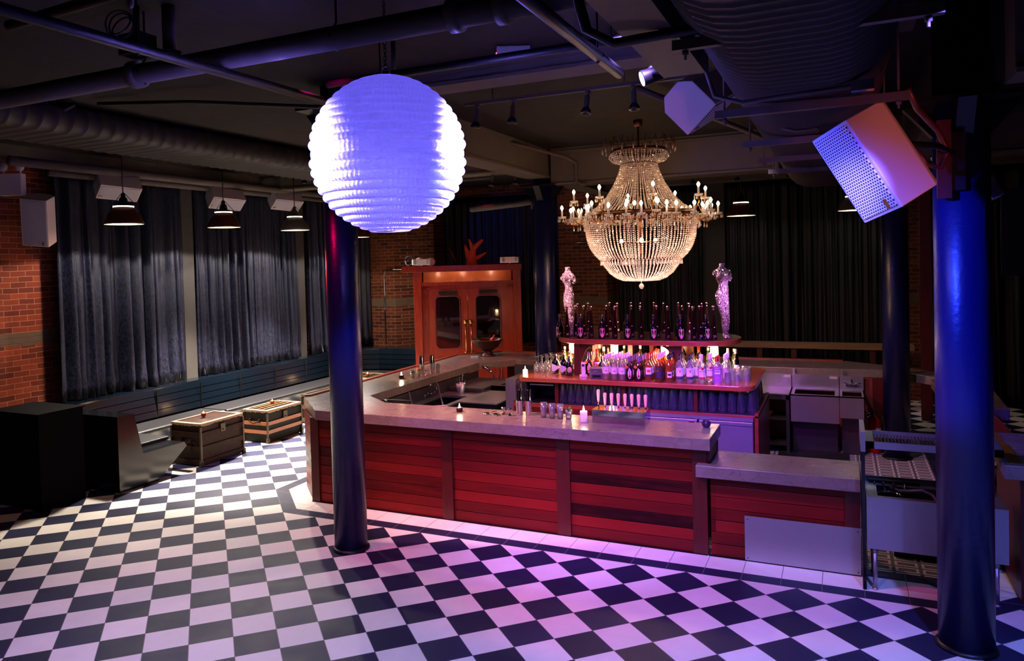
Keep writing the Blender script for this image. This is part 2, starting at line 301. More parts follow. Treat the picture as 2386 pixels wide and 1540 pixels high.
M['chrome'] = plain('chrome', L(205, 205, 210), 0.08, 1.0); M['brass'] = plain('brass', L(196, 138, 78), 0.25, 1.0); M['bronze'] = plain('aged_bronze', L(96, 60, 40), 0.35, 0.9)
M['rubber'] = plain('black_rubber', L(12, 12, 14), 0.7); M['trunk_a'] = leather_trunk('brown_trunk_skin', L(14, 5, 3), L(46, 20, 11)); M['trunk_b'] = leather_trunk('black_trunk_skin', L(7, 7, 5), L(24, 22, 16))
M['slat_wood'] = plain('trunk_slat_wood', L(128, 66, 26), 0.45, 0, 0.4, 30); M['worn'] = plain('worn_hide_edge', L(120, 92, 66), 0.7, 0, 0.35, 40, 0.6); M['tin'] = plain('old_tin', L(58, 48, 30), 0.45, 0.4, 0.4, 20)
M['mosaic'] = mosaic_material(); M['ball'] = ball_material(); M['crystal'] = crystal_material()
M['glass'] = clear('clear_glass', (0.93, 0.95, 0.97, 1), body=0.05); M['water_glass'] = clear('ribbed_pint_glass', (0.88, 0.9, 0.96, 1), 1.6, 0.14, 0.025, (0.5, 0.55, 0.9, 1), 0.16)
M['pane'] = clear('window_pane', (0.35, 0.35, 0.4, 1)); M['crystal_glass'] = clear('bright_glassware', (0.92, 0.92, 0.94, 1), 1.6, 0.12, 0.09, (1, 1, 1, 1), 0.12)
M['spirit'] = clear('clear_spirit_bottle', (0.90, 0.88, 0.86, 1), 1.5, 0.03, 0.10, (0.9, 0.85, 0.85, 1)); M['amber'] = clear('amber_spirit_bottle', (0.85, 0.34, 0.07, 1), 1.5, 0.03, 0.10, (0.8, 0.3, 0.08, 1))
M['gold'] = clear('golden_spirit', (0.9, 0.6, 0.25, 1), 1.5, 0.03, 0.25, (0.85, 0.6, 0.3, 1)); M['brown'] = clear('brown_liqueur', (0.30, 0.07, 0.02, 1), 1.5, 0.03, 0.25, (0.10, 0.03, 0.02, 1)); M['green'] = clear('green_bottle', (0.25, 0.35, 0.06, 1), 1.5, 0.03, 0.3, (0.10, 0.14, 0.03, 1))
M['pink'] = clear('violet_gin', (0.80, 0.55, 0.92, 1), 1.5, 0.03, 0.25, (0.7, 0.4, 0.85, 1)); M['champ'] = plain('dark_champagne_glass', L(9, 10, 9), 0.05, 0, Coat_Weight=1.0); M['tequila'] = plain('dark_tall_glass', L(26, 12, 7), 0.06, 0, Coat_Weight=1.0)
M['paper'] = plain('label_paper', L(232, 226, 226), 0.7); M['paper_pink'] = plain('shield_label_paper', L(214, 172, 160), 0.6); M['paper_dark'] = plain('dark_label_paper', L(46, 34, 60), 0.6); M['orange_lbl'] = plain('orange_print', L(214, 120, 40), 0.6); M['red_print'] = plain('red_print', L(190, 30, 30), 0.6); M['ink'] = plain('dark_ink', L(30, 28, 60), 0.6)
M['cap_white'] = plain('white_foil', L(222, 212, 220), 0.4); M['cap_red'] = plain('red_foil', L(170, 26, 32), 0.35); M['cap_black'] = plain('black_foil', L(18, 16, 16), 0.35); M['cap_purple'] = plain('purple_foil', L(96, 60, 120), 0.4); M['knob'] = plain('metal_knob', L(196, 150, 140), 0.15, 1.0)
M['plastic'] = plain('grey_plastic', L(62, 60, 74), 0.45); M['white_plastic'] = plain('white_plastic', L(225, 218, 224), 0.4); M['lcd'] = plain('phone_screen', L(46, 44, 90), 0.2)
M['orange'] = plain('orange_peel', L(236, 110, 36), 0.5, 0, 0.25, 20); M['leaf'] = plain('mint_leaf', L(60, 92, 40), 0.6, 0, 0.4, 30); M['lime'] = plain('lime_peel', L(170, 190, 90), 0.5); M['ext_red'] = plain('extinguisher_red', L(150, 20, 14), 0.35); M['bottle_cloth'] = plain('dark_bowl', L(60, 28, 22), 0.3, 0.4)
M['wax'] = plain('candle_wax', L(238, 222, 226), 0.5, Subsurface_Weight=0.3); M['terra'] = plain('copper_votive', L(150, 76, 36), 0.3, 0.7)
M['flame'] = emit('flame', (1, 0.72, 0.35, 1), 90); M['glow'] = emit('candle_glow', (1, 0.66, 0.34, 1), 9); M['bulb'] = emit('bulb_glass_lit', (1, 0.72, 0.38, 1), 22); M['sconce'] = emit('sconce_glass', (1, 0.66, 0.3, 1), 16); M['lens'] = emit('lamp_lens', (0.42, 0.36, 1.0, 1), 14); M['warm_lens'] = emit('pendant_diffuser', (1, 0.86, 0.7, 1), 7); M['led'] = emit('blue_led', (0.1, 0.2, 1, 1), 8); M['red_led'] = emit('red_led', (1, 0.05, 0.1, 1), 5)
M['shade_red'] = plain('oxide_shade', L(84, 34, 26), 0.4, 0.3, 0.2, 12); M['shade_grey'] = plain('grey_shade', L(110, 100, 92), 0.4, 0.3, 0.2, 12); M['white_in'] = plain('enamel_inside', L(235, 225, 205), 0.5)
M['wire'] = plain('cable', L(14, 14, 18), 0.6); M['mirror'] = plain('polished_steel', L(190, 186, 196), 0.06, 1.0); M['hose'] = plain('clear_hose', L(150, 120, 130), 0.3); M['sticker'] = plain('paper_notice', L(190, 180, 190), 0.6); M['gold_tape'] = plain('mustard_tape', L(120, 84, 30), 0.5)

# ------------------------------------------------------------ mesh helpers
class MB:
    def __init__(s): s.v = []; s.f = []; s.sm = []
    def add(s, vs_, fs, smooth=False, mat=None):
        o = len(s.v)
        s.v += [tuple((mat @ Vector(v)) if mat else v) for v in vs_]
        s.f += [tuple(i + o for i in f) for f in fs]; s.sm += [smooth] * len(fs); return s
    def box(s, x0, y0, z0, x1, y1, z1, mat=None):
        v = [(x, y, z) for z in (z0, z1) for y in (y0, y1) for x in (x0, x1)]
        return s.add(v, [(0, 2, 3, 1), (4, 5, 7, 6), (0, 1, 5, 4), (2, 6, 7, 3), (0, 4, 6, 2), (1, 3, 7, 5)], False, mat)
    def cbox(s, c, d, mat=None, rot=None):
        m = Matrix.Translation(c) @ (Matrix.Rotation(rot[0], 4, rot[1]) if rot else Matrix.Identity(4))
        if mat: m = mat @ m
        return s.box(-d[0] / 2, -d[1] / 2, -d[2] / 2, d[0] / 2, d[1] / 2, d[2] / 2, m)
    def lathe(s, prof, c=(0, 0, 0), n=20, mat=None, smooth=True, arc=2 * math.pi, sx=1.0, sy=1.0, cap=True):
        full = arc > 6.28; k = n if full else n + 1; v = []; f = []
        for r, z in prof:
            for i in range(k):
                a = arc * i / n; v.append((c[0] + r * math.cos(a) * sx, c[1] + r * math.sin(a) * sy, c[2] + z))
        for j in range(len(prof) - 1):
            for i in range(n):
                a, b = j * k + i, j * k + (i + 1) % k; f.append((a, b, b + k, a + k))
        if cap and full:
            if prof[0][0] > 1e-5: f.append(tuple(range(k))[::-1])
            if prof[-1][0] > 1e-5: f.append(tuple((len(prof) - 1) * k + i for i in range(k)))
        return s.add(v, f, smooth, mat)
    def cyl(s, p, q, r, r2=None, n=12, smooth=True):
        p, q = Vector(p), Vector(q); d = q - p; m = Matrix.Translation(p) @ d.to_track_quat('Z', 'Y').to_matrix().to_4x4()
        return s.lathe([(r, 0), (r if r2 is None else r2, d.length)], n=n, mat=m, smooth=smooth)
    def tube(s, pts, r, n=8, closed=False):
        pts = [Vector(p) for p in pts]; v = []; f = []; k = len(pts); up = None
        for i, p in enumerate(pts):
            a = pts[i - 1] if (i > 0 or closed) else p; b = pts[(i + 1) % k] if (i < k - 1 or closed) else p
            t = (b - a).normalized()
            if up is None: up = t.orthogonal().normalized()
            up = (up - t * up.dot(t)); up = up.normalized() if up.length > 1e-6 else t.orthogonal().normalized()
            sd = t.cross(up); rr = r[i] if isinstance(r, (list, tuple)) else r
            for j in range(n):
                an = 2 * math.pi * j / n; v.append(tuple(p + (up * math.cos(an) + sd * math.sin(an)) * rr))
        for i in range(k if closed else k - 1):
            for j in range(n):
                a, b = i * n + j, i * n + (j + 1) % n; c_, d = ((i + 1) % k) * n + (j + 1) % n, ((i + 1) % k) * n + j
                f.append((a, b, c_, d))
        if not closed: f.append(tuple(range(n))[::-1]); f.append(tuple((k - 1) * n + j for j in range(n)))
        return s.add(v, f, True)
    def ball(s, c, r, nu=10, nv=6, sz=1.0):
        return s.lathe([(r * math.sin(math.pi * j / nv), -r * sz * math.cos(math.pi * j / nv)) for j in range(nv + 1)], c, nu, cap=False)
    def torus(s, c, R_, r, n=24, m=8, mat=None, sz=1):
        v = []; f = []
        for i in range(n):
            a = 2 * math.pi * i / n
            for j in range(m):
                b = 2 * math.pi * j / m; q = R_ + r * math.cos(b); v.append((c[0] + q * math.cos(a), c[1] + q * math.sin(a), c[2] + r * math.sin(b) * sz))
        for i in range(n):
            for j in range(m): f.append((i * m + j, ((i + 1) % n) * m + j, ((i + 1) % n) * m + (j + 1) % m, i * m + (j + 1) % m))
        return s.add(v, f, True, mat)
    def prism(s, poly, z0, z1):
        k = len(poly); v = [(x, y, z) for z in (z0, z1) for x, y in poly]
        f = [tuple(range(k))[::-1], tuple(range(k, 2 * k))] + [(i, (i + 1) % k, k + (i + 1) % k, k + i) for i in range(k)]
        return s.add(v, f)
    def loop(s, outer, inner, z0, z1, closed=True):
        """band between two polylines of equal length"""
        k = len(outer); v = [(x, y, z) for z in (z0, z1) for x, y in outer] + [(x, y, z) for z in (z0, z1) for x, y in inner]; f = []
        for i in range(k if closed else k - 1):
            j = (i + 1) % k; O0, O1, I0, I1 = (i, j), (k + i, k + j), (2 * k + i, 2 * k + j), (3 * k + i, 3 * k + j)
            f += [(O0[0], O0[1], O1[1], O1[0]), (I0[1], I0[0], I1[0], I1[1]), (O1[0], O1[1], I1[1], I1[0]), (O0[1], O0[0], I0[0], I0[1])]
        if not closed: f += [(0, k, 3 * k, 2 * k), (k - 1, 3 * k - 1, 4 * k - 1, 2 * k - 1)]
        return s.add(v, f)
    def sweep(s, path, prof, smooth=False):
        """closed profile of (offset to the left-hand side of travel, z) along a 2D path"""
        P = [Vector(p) for p in path]; v = []; f = []; m = len(prof)
        for i, p in enumerate(P):
            a = (p - P[i - 1]).normalized() if i else (P[1] - p).normalized(); b = (P[i + 1] - p).normalized() if i < len(P) - 1 else a
            na, nb = Vector((-a.y, a.x)), Vector((-b.y, b.x)); n = (na + nb).normalized(); n = n / max(0.4, n.dot(na))
            for o, z in prof: v.append((p.x + n.x * o, p.y + n.y * o, z))
        for i in range(len(P) - 1):
            for j in range(m): f.append((i * m + j, i * m + (j + 1) % m, (i + 1) * m + (j + 1) % m, (i + 1) * m + j))
        f.append(tuple(range(m))[::-1]); f.append(tuple((len(P) - 1) * m + j for j in range(m)))
        return s.add(v, f, smooth)
    def build(s, name, mat, parent=None, bevel=0.0, world=True):
        me = bpy.data.meshes.new(name); off = Vector((0, 0, 0))
        if parent is not None and parent.name in WLOC and world: off = WLOC[parent.name]
        me.from_pydata([tuple(Vector(p) - off) for p in s.v], [], s.f); me.update()
        me.polygons.foreach_set('use_smooth', s.sm)
        import bmesh
        bm = bmesh.new(); bm.from_mesh(me); bmesh.ops.recalc_face_normals(bm, faces=bm.faces); bm.to_mesh(me); bm.free()
        o = bpy.data.objects.new(name, me); col.objects.link(o); me.materials.append(mat)
        if parent is not None: o.parent = parent
        if bevel:
            b = o.modifiers.new('bevel', 'BEVEL'); b.width = bevel; b.segments = 2; b.limit_method = 'ANGLE'
        return o
WLOC = {}
def thing(name, label, cat, loc=(0, 0, 0), group=None, rot=0.0, world=True):
    """an Empty at the base of a thing; world=True: its parts are given in room coordinates"""
    o = bpy.data.objects.new(name, None); col.objects.link(o); o.location = loc; o.rotation_euler = (0, 0, rot); o.empty_display_size = 0.05
    o['label'] = label; o['category'] = cat
    if group: o['group'] = group
    if world: WLOC[o.name] = Vector(loc)
    return o
def tag(o, label, cat, group=None):
    o['label'] = label; o['category'] = cat
    if group: o['group'] = group
    return o
def sub(o):   # a part as parent of sub-parts keeps the same offset
    if o.parent and o.parent.name in WLOC: WLOC[o.name] = WLOC[o.parent.name]
    return o
def struct(o): o['kind'] = 'structure'; return o
def dup(o, loc, rot=None, label=None, group=None, scale=None):
    r = o.copy(); col.objects.link(r); r.location = loc
    if rot is not None: r.rotation_euler = (0, 0, rot)
    if scale: r.scale = (scale,) * 3
    if label: r['label'] = label
    if group: r['group'] = group
    for c in list(o.children):
        q = c.copy(); col.objects.link(q); q.parent = r
        for g in list(c.children):
            h = g.copy(); col.objects.link(h); h.parent = q
    return r
_txt = {}
def text(s, size, mat, parent, loc, rot, name='lettering', ext=0.0006):
    if (s, size) not in _txt:
        d = bpy.data.curves.new(name, 'FONT'); d.body = s; d.size = size; d.extrude = ext; d.align_x = 'CENTER'; d.align_y = 'CENTER'; d.resolution_u = 2
        q = bpy.data.objects.new(name, d); _txt[(s, size)] = bpy.data.meshes.new_from_object(q); bpy.data.objects.remove(q)
    me = _txt[(s, size)].copy(); me.materials.clear(); me.materials.append(mat)
    o = bpy.data.objects.new(name, me); col.objects.link(o); o.location = loc; o.rotation_euler = rot
    if parent is not None: o.parent = parent
    return o

# ============================================================ THE ROOM
CZ = 4.35
struct(MB().add([(-5.7, -9, 0), (8.6, -9, 0), (8.6, 9.4, 0), (-5.7, 9.4, 0)], [(0, 1, 2, 3)]).build('floor', M['floor']))
struct(MB().box(-5.9, -9, CZ, 8.8, 9.6, CZ + 0.2).build('ceiling', M['ceiling']))
struct(MB().box(-5.9, -9, 0, -5.6, 9.4, CZ).build('wall_left', M['brick']))
struct(MB().box(-5.6, 9.0, 0, 8.6, 9.3, CZ).build('wall_back', M['brick_back']))
struct(MB().box(8.4, -9, 0, 8.7, 9.0, CZ).build('wall_right', M['black_matte']))
struct(MB().box(-5.6, -9.2, 0, 8.6, -9.0, CZ).build('wall_front', M['black_matte']))
# brick pier and chimney breast at the far end
m = MB().prism([(-5.6, 8.05), (-4.72, 8.05), (-4.46, 8.4), (-3.9, 8.4), (-3.9, 9.0), (-5.6, 9.0)], 0, CZ)
struct(m.build('wall_back_pier', M['brick_back']))
struct(MB().box(-0.95, 8.3, 0, 0.05, 9.0, CZ).build('wall_back_pier', M['brick_back']))
# plaster posts between the left-hand curtains
for y0, y1 in ((2.60, 2.84), (5.42, 5.72)): struct(MB().box(-5.6, y0, 0.88, -5.38, y1, CZ).build('trim_1', M['grey_wall']))
struct(MB().box(1.85, 8.72, 0, 2.25, 9.0, CZ).build('trim_2', M['grey_wall']))
struct(MB().box(5.35, 7.2, 0, 5.5, 7.35, CZ).build('trim_3', M['mahog_z']))
# painted beams
def beam(n, x0, y0, x1, y1, z0=3.83):
    b = MB().box(x0, y0, z0, x1, y1, CZ)
    if x1 - x0 > y1 - y0: b.box(x0, y0 - .03, z0 - .03, x1, y1 + .03, z0).box(x0, y0 - .02, CZ - .08, x1, y1 + .02, CZ - .04)
    else: b.box(x0 - .03, y0, z0 - .03, x1 + .03, y1, z0)
    struct(b.build(n, M['beam']))
beam('trim_4', 0.3, 4.45, 8.4, 4.85); beam('trim_5', -0.05, 0.6, 0.25, 9.0, 3.95); beam('trim_6', 4.8, 4.85, 5.1, 9.0, 3.9)
beam('trim_7', 0.25, -0.75, 4.7, -0.5, 4.2); beam('trim_8', -5.6, 4.5, -0.05, 4.8, 4.1); beam('trim_9', 5.15, -1.2, 8.4, -0.9, 3.7)
beam('trim_10', 4.95, -0.55, 5.15, 4.45, 3.75); beam('trim_11', -5.6, -9, -5.35, 9.0, 4.15); beam('trim_12', 0.25, 7.6, 8.4, 7.8, 4.0)
# fascia board over the dark opening beyond the big column
struct(MB().box(5.9, 4.0, 2.35, 8.4, 4.06, 3.35).build('trim_13', M['black']))
for x0 in (1.0, 2.4, 3.4): struct(MB().box(x0, 5.0, CZ - 0.05, x0 + .05, 7.6, CZ).build('trim_14', M['beam']))

# ============================================================ COLUMNS
def column(x, y, r, label, cap=3.8, top=CZ):
    t = thing('iron_column', label, 'column', (x, y, 0), 'cast iron columns painted black')
    MB().lathe([(r, 0), (r, top - 0.02)], (x, y, 0), 40).build('shaft', M['column'], t)
    MB().lathe([(r + .02, 0), (r + .02, .015), (r + .002, .03)], (x, y, 0), 40).build('base_ring', M['iron'], t)
    b = MB()
    for k in range(4):
        a = k * math.pi / 2; ca, sa = math.cos(a), math.sin(a); mm = Matrix.Translation((x, y, 0)) @ Matrix.Rotation(a, 4, 'Z')
        z0 = cap - 0.26
        b.add([(r * .7, -.05, z0), (r * .7, .05, z0), (r + .17, .05, cap), (r + .17, -.05, cap), (r * .7, -.05, cap), (r * .7, .05, cap)], [(0, 1, 2, 3), (3, 2, 5, 4), (0, 3, 4), (1, 5, 2), (0, 4, 5, 1)], False, mm)
    b.box(x - r - .12, y - r - .12, cap, x + r + .12, y + r + .12, min(cap + .03, top))
    b.build('capital', M['iron'], t)
    return t
column(0.02, -0.60, 0.155, 'black iron column standing alone on the checkered floor in front of the bar', 4.1)
column(4.96, -0.55, 0.165, 'thick iron column washed in blue light beside the open sink unit', 3.62)
column(0.10, 4.65, 0.155, 'iron column with flared bracket top at the far inner corner of the bar', 3.8)
column(4.86, 4.65, 0.155, 'dim blue iron column behind the low stone counter and fire extinguisher', 3.8)

# ============================================================ CURTAINS
def curtain(name, label, p, q, z0, z1, folds, amp, group, mat='velvet', seed=1, ragged=0.03):
    r = random.Random(seed); p, q = Vector(p), Vector(q); d = q - p; Ln = d.length; d.normalize(); nrm = Vector((d.y, -d.x)); nx = int(folds * 14); nz = 18; v = []; f = []
    ph = [r.uniform(0, 6.28) for _ in range(6)]; fr = [r.uniform(.5, 1.4) for _ in range(6)]
    for j in range(nz + 1):
        tz = j / nz
        for i in range(nx + 1):
            u = i / nx; w = u * folds * 2 * math.pi
            off = amp * (math.sin(w + 1.3 * math.sin(w * .23 * fr[0] + ph[0]) + .35 * math.sin(tz * 2.2 + ph[1] + u * 5)) * (0.55 + 0.45 * math.sin(w * .13 * fr[1] + ph[2])) + .32 * math.sin(w * 2.3 * fr[2] + ph[3] + tz) + .25 * math.sin(w * .31 + ph[4]))
            off *= 0.65 + 0.35 * (1 - tz); s_ = u * Ln + .02 * math.sin(w * 1.1 + tz * 3)
            z = z0 + (z1 - z0) * tz
            if j == 0: z += ragged * (0.5 + 0.5 * math.sin(w * .37 + ph[5])) * r.uniform(.2, 1)
            if j <= 1: off += r.uniform(-.3, .3) * amp
            c = p + d * s_ + nrm * off; v.append((c.x, c.y, z))
    for j in range(nz):
        for i in range(nx): a = j * (nx + 1) + i; f.append((a, a + 1, a + nx + 2, a + nx + 1))
    o = MB().add(v, f, True).build(name, M[mat]); tag(o, label, 'curtain', group); s = o.modifiers.new('thick', 'SOLIDIFY'); s.thickness = 0.006
    return o
G1 = 'crushed velvet curtains along the brick wall'
curtain('velvet_curtain', 'wide dark velvet curtain next to the bare brick, behind the slatted bench', (-5.36, 0.34), (-5.36, 2.56), 0.903, 4.1, 9, .12, G1, seed=3)
curtain('velvet_curtain', 'dark velvet curtain between the two grey plaster posts above the bench', (-5.36, 2.86), (-5.36, 5.40), 0.903, 4.1, 12, .11, G1, seed=5)
curtain('velvet_curtain', 'narrow velvet curtain beside the second grey post, partly behind the iron column', (-5.36, 5.74), (-5.36, 8.0), 0.903, 4.1, 10, .10, G1, seed=8)
G2 = 'black drapes along the back wall'
curtain('black_drape', 'blue lit drape hanging above the wooden entrance vestibule', (-3.85, 8.86), (-1.0, 8.86), 0.9, 4.1, 14, .05, G2, 'black_velvet', seed=11)
curtain('black_drape', 'black drape behind the chandelier and the back bar', (0.15, 8.68), (1.85, 8.68), 0.02, 4.1, 9, .06, G2, 'black_velvet', seed=12)
curtain('black_drape', 'black drape behind the mosaic figure and the gold rail', (2.28, 8.68), (5.1, 8.68), 0.02, 4.1, 14, .06, G2, 'black_velvet', seed=13)
curtain('black_drape', 'black drape in the dark far corner past the columns', (5.6, 8.68), (8.3, 8.68), 0.02, 4.1, 11, .06, G2, 'black_velvet', seed=14)

# ============================================================ BANQUETTE BENCH ALONG THE WALL
BP = [(-5.02, 0.12), (-5.16, 0.45), (-5.18, 2.6), (-5.18, 6.55), (-5.10, 6.85), (-4.92, 7.08), (-4.62, 7.20), (-4.3, 7.24), (-3.72, 7.26)]
BPR = BP  # travelling away from the camera, the room is on the right-hand side -> negative offsets
t = thing('slatted_bench', 'long navy slatted bench with grey cushions running along the curtained wall', 'bench', (-5.1, 3.4, 0))
for k, z in enumerate((0.475, 0.578, 0.681, 0.784)):
    l0, l1 = -.10 + .11 * (z - .46), -.10 + .11 * (z - .36)
    MB().sweep(BP, [(l0, z), (l1, z + .092), (l1 + .02, z + .092), (l0 + .02, z)]).build('slat', M['slat'], t)
MB().sweep(BP, [(-.05, .875), (.36, .875), (.36, .90), (-.05, .90)]).build('top_shelf', M['slat'], t)
MB().sweep(BP, [(0.0, 0.0), (.03, 0.0), (.03, .87), (0.0, .87)]).build('back_frame', M['black'], t)
for a, b in ((0, 3), (2, 6), (5, 9)):
    pth = [Vector(p) for p in BP[a:b]]
    if a == 0: pth = [Vector((-5.18, .70)), Vector((-5.18, 2.58))]
    if a == 2: pth = [Vector((-5.18, 2.62)), Vector((-5.18, 6.4))]
    if a == 5: pth = [Vector((-5.12, 6.45))] + [Vector(p) for p in BP[4:]]
    MB().sweep(pth, [(-.10, .385), (-.60, .385), (-.62, .40), (-.62, .43), (-.60, .445), (-.10, .445)]).build('seat_cushion', M['cushion'], t, 0.008)
MB().sweep([(-5.18, .7)] + BP[3:], [(-.12, .02), (-.48, .02), (-.56, .38), (-.12, .38)]).build('bench_base', M['black_gloss'], t)
for y in (1.72, 2.6, 3.5, 4.4, 5.3): MB().box(-5.10, y, .46, -5.075, y + .008, .87).build('slat_joint', M['black'], t)
t = thing('bench_end', 'black return seat closing the near end of the slatted bench', 'bench', (-4.3, 0.2, 0))
pr = [(-.16, 0), (-.16, .925), (.08, .925), (.20, .40), (.86, .40), (.90, .34), (.42, 0)]
k = len(pr); MB().add([(x, y, z) for x in (-5.3, -3.64) for y, z in pr], [tuple(range(k)), tuple(range(k, 2 * k))] + [(i, (i + 1) % k, k + (i + 1) % k, k + i) for i in range(k)]).build('end_block', M['black_gloss'], t)
MB().box(-5.1, .19, .40, -3.96, .90, .445).build('seat_cushion', M['cushion'], t, 0.01)
t = thing('plinth_box', 'tall black painted plinth box in front of the brick pier', 'box', (-4.33, -0.7, 0))
MB().box(-4.76, -0.98, 0, -3.90, -0.42, 1.085).build('box_body', M['black_matte'], t)
MB().box(-4.775, -0.995, 1.085, -3.885, -0.405, 1.10).build('box_lid', M['black_matte'], t)

# ============================================================ TRUNKS
def trunk(x0, y0, x1, y1, h, label, kind):
    t = thing('steamer_trunk', label, 'trunk', ((x0 + x1) / 2, (y0 + y1) / 2, 0), 'old steamer trunks used as tables')
    skin = M['trunk_a'] if kind == 'a' else M['trunk_b']
    MB().box(x0 + .012, y0 + .012, .012, x1 - .012, y1 - .012, h - .10).build('trunk_body', skin, t)
    MB().box(x0 + .008, y0 + .008, h - .10, x1 - .008, y1 - .008, h - .008).build('trunk_lid', skin, t)
    rr = random.Random(int(h * 1000)); e = MB(); w = .045
    n = 26
    for (ax, ay, bx, by) in ((x0, y0, x1, y0), (x1, y0, x1, y1), (x1, y1, x0, y1), (x0, y1, x0, y0)):
        d = Vector((bx - ax, by - ay)); ln = d.length; d.normalize(); nn = Vector((-d.y, d.x)); pts = []
        for i in range(n + 1):
            q = Vector((ax, ay)) + d * ln * i / n; dz = rr.uniform(.012, .034)
            pts += [(q.x - nn.x * .004, q.y - nn.y * .004, h - .012 - dz), (q.x - nn.x * .006, q.y - nn.y * .006, h), (q.x + nn.x * w, q.y + nn.y * w, h + .003), (q.x + nn.x * w, q.y + nn.y * w, h - .01)]
        e.add(pts, [tuple(4 * i + c for c in (j, (j + 1) % 4)) + tuple(4 * (i + 1) + c for c in ((j + 1) % 4, j)) for i in range(n) for j in range(4)])
    e.build('worn_edging', M['worn'] if kind != 'c' else M['tin'], t)
    rows = {'a': (.02, .20, .39), 'b': (.14, .27), 'c': (.03, .25)}[kind]
    for z in rows:
        hh = .055 if kind == 'b' else .07
        MB().box(x0 - .006, y0 - .006, z, x1 + .006, y0 + .012, z + hh).box(x1 - .012, y0 - .006, z, x1 + .006, y1 + .006, z + hh).box(x0 - .006, y0, z, x0 + .012, y1, z + hh).build('wooden_slat', M['slat_wood'] if kind == 'b' else M['tin'] if kind == 'c' else M['trunk_a'], t)
    for (cx, cy) in ((x0, y0), (x1, y0), (x1, y1), (x0, y1)):
        g = MB(); g.box(cx - .022, cy - .022, 0, cx + .022, cy + .022, .075).box(cx - .012, cy - .012, .075, cx + .012, cy + .012, h - .05)
        g.ball((cx, cy, .05), .03); g.build('corner_fitting', M['tin'], t)
    for i in range(3):
        if kind == 'b': MB().box(x0 + .12 + i * (x1 - x0 - .27) / 2, y0 + .09, h - .004, x0 + .145 + i * (x1 - x0 - .27) / 2, y1 - .09, h + .006).build('lid_slat', M['slat_wood'], t)
    MB().cbox((x1 + .006, (y0 + y1) / 2, h - .12), (.02, .09, .11)).cyl((x1 + .018, (y0 + y1) / 2, h - .15), (x1 + .026, (y0 + y1) / 2, h - .15), .012).build('hasp', M['tin'], t)
    ym = (x0 + x1) / 2
    MB().tube([(ym - .09, y0 - .006, .33), (ym - .085, y0 - .03, .335), (ym, y0 - .038, .30), (ym + .085, y0 - .03, .335), (ym + .09, y0 - .006, .33)], .011).cbox((ym - .09, y0 - .01, .34), (.035, .02, .05)).cbox((ym + .09, y0 - .01, .34), (.035, .02, .05)).build('handle', M['trunk_a'], t)
    return t
trunk(-4.14, 1.11, -3.60, 1.92, .585, 'brown battered steamer trunk by the bench end, its worn edge curling', 'a')
trunk(-4.13, 2.50, -3.65, 3.31, .50, 'black steamer trunk with orange wooden slats, second along the bench', 'b')
trunk(-4.10, 3.88, -3.50, 4.70, .50, 'dark metal bound trunk half hidden by the bar corner', 'c')
trunk(-4.62, 5.78, -3.86, 6.46, .49, 'striped topped trunk at the far bench corner behind the bar', 'b')
def votive(x, y, z, label):
    t = thing('votive_candle', label, 'candle', (x, y, z), 'copper votives on the trunks')
    MB().lathe([(.022, 0), (.033, .02), (.036, .045), (.032, .06), (.028, .058), (.028, .045)], (x, y, z), 20, cap=False).lathe([(.022, 0.001), (.03, .044)], (x, y, z), 16).build('cup', M['terra'], t)
    MB().lathe([(.001, .045), (.028, .046)], (x, y, z), 16, cap=False).build('wax', M['glow'], t)
    MB().lathe([(.001, 0), (.005, .008), (.004, .02), (.0005, .034)], (x, y, z + .046), 10).build('flame', M['flame'], t)
    point('votive_light', (x, y, z + .10), 1.2, WARM, .02)
votive(-3.93, 1.50, .588, 'small copper votive burning on the brown trunk')
votive(-3.93, 2.95, .507, 'small copper votive burning on the orange slatted trunk')
votive(-4.15, 6.0, .497, 'small unlit looking copper votive on the far striped trunk')

# ============================================================ THE BAR
FY = 0.455   # front panel plane
def stile(t, x0, x1, h, y=FY): MB().box(x0, y - .022, .0, x1, y + .03, h).build('stile', M['mahog_z'], t, .003)
def panel(t, x0, x1, h, y=FY):
    b = MB(); z = .006
    while z < h - .02:
        zz = min(z + .1035, h); b.box(x0, y - .0, z, x1, y + .03, zz - .004); b.box(x0, y + .012, zz - .004, x1, y + .03, zz + .002); z += .1055
    b.build('plank_panel', M['boards_x'], t, .002)
t = thing('bar_counter_base', 'high mahogany plank bar front under the thick stone top, facing the dance floor', 'bar', (1.1, .47, 0))
H = .963
ss = [(-1.23, -1.12), (.455, .583), (1.718, 1.855), (3.005, 3.135)]
for a, b in ss: stile(t, a, b, H)
for a, b in ((-1.12, .455), (.583, 1.718), (1.855, 3.005)): panel(t, a, b, H)
MB().box(3.135, FY, .83, 3.16, .96, H).box(3.02, .90, .0, 3.16, .96, H).build('end_board', M['mahog_z'], t)
MB().box(-1.23, FY - .03, 0, 3.13, FY - .001, .006).build('toe_strip', M['black'], t)
# chamfered corner and the long side running away from the room
cx0, cy0, cx1, cy1 = -1.23, FY, -1.66, .885
b = MB(); z = .006
while z < H - .02:
    zz = min(z + .1035, H); b.loop([(cx0, cy0), (cx1, cy1), (-1.66, 5.35)], [(cx0 + .03, cy0 + .03), (cx1 + .03, cy1 + .01), (-1.63, 5.35)], z, zz - .004, False); z += .1055
b.build('side_plank_panel', M['boards_y'], t)
for y in (2.2, 3.7, 5.25): MB().box(-1.68, y, 0, -1.63, y + .12, H).build('stile', M['mahog_z'], t)
b = MB().box(-1.0, 5.6, .0, 4.3, 5.64, H); b.build('rear_panel', M['mahog_x'], t)
t = thing('low_counter_base', 'lower mahogany plank section under the service counter, steel plate on it', 'bar', (3.75, .47, 0))
panel(t, 3.16, 4.235, .722); MB().box(4.235, FY - .022, 0, 4.352, FY + .03, .722).build('stile', M['mahog_z'], t, .003)
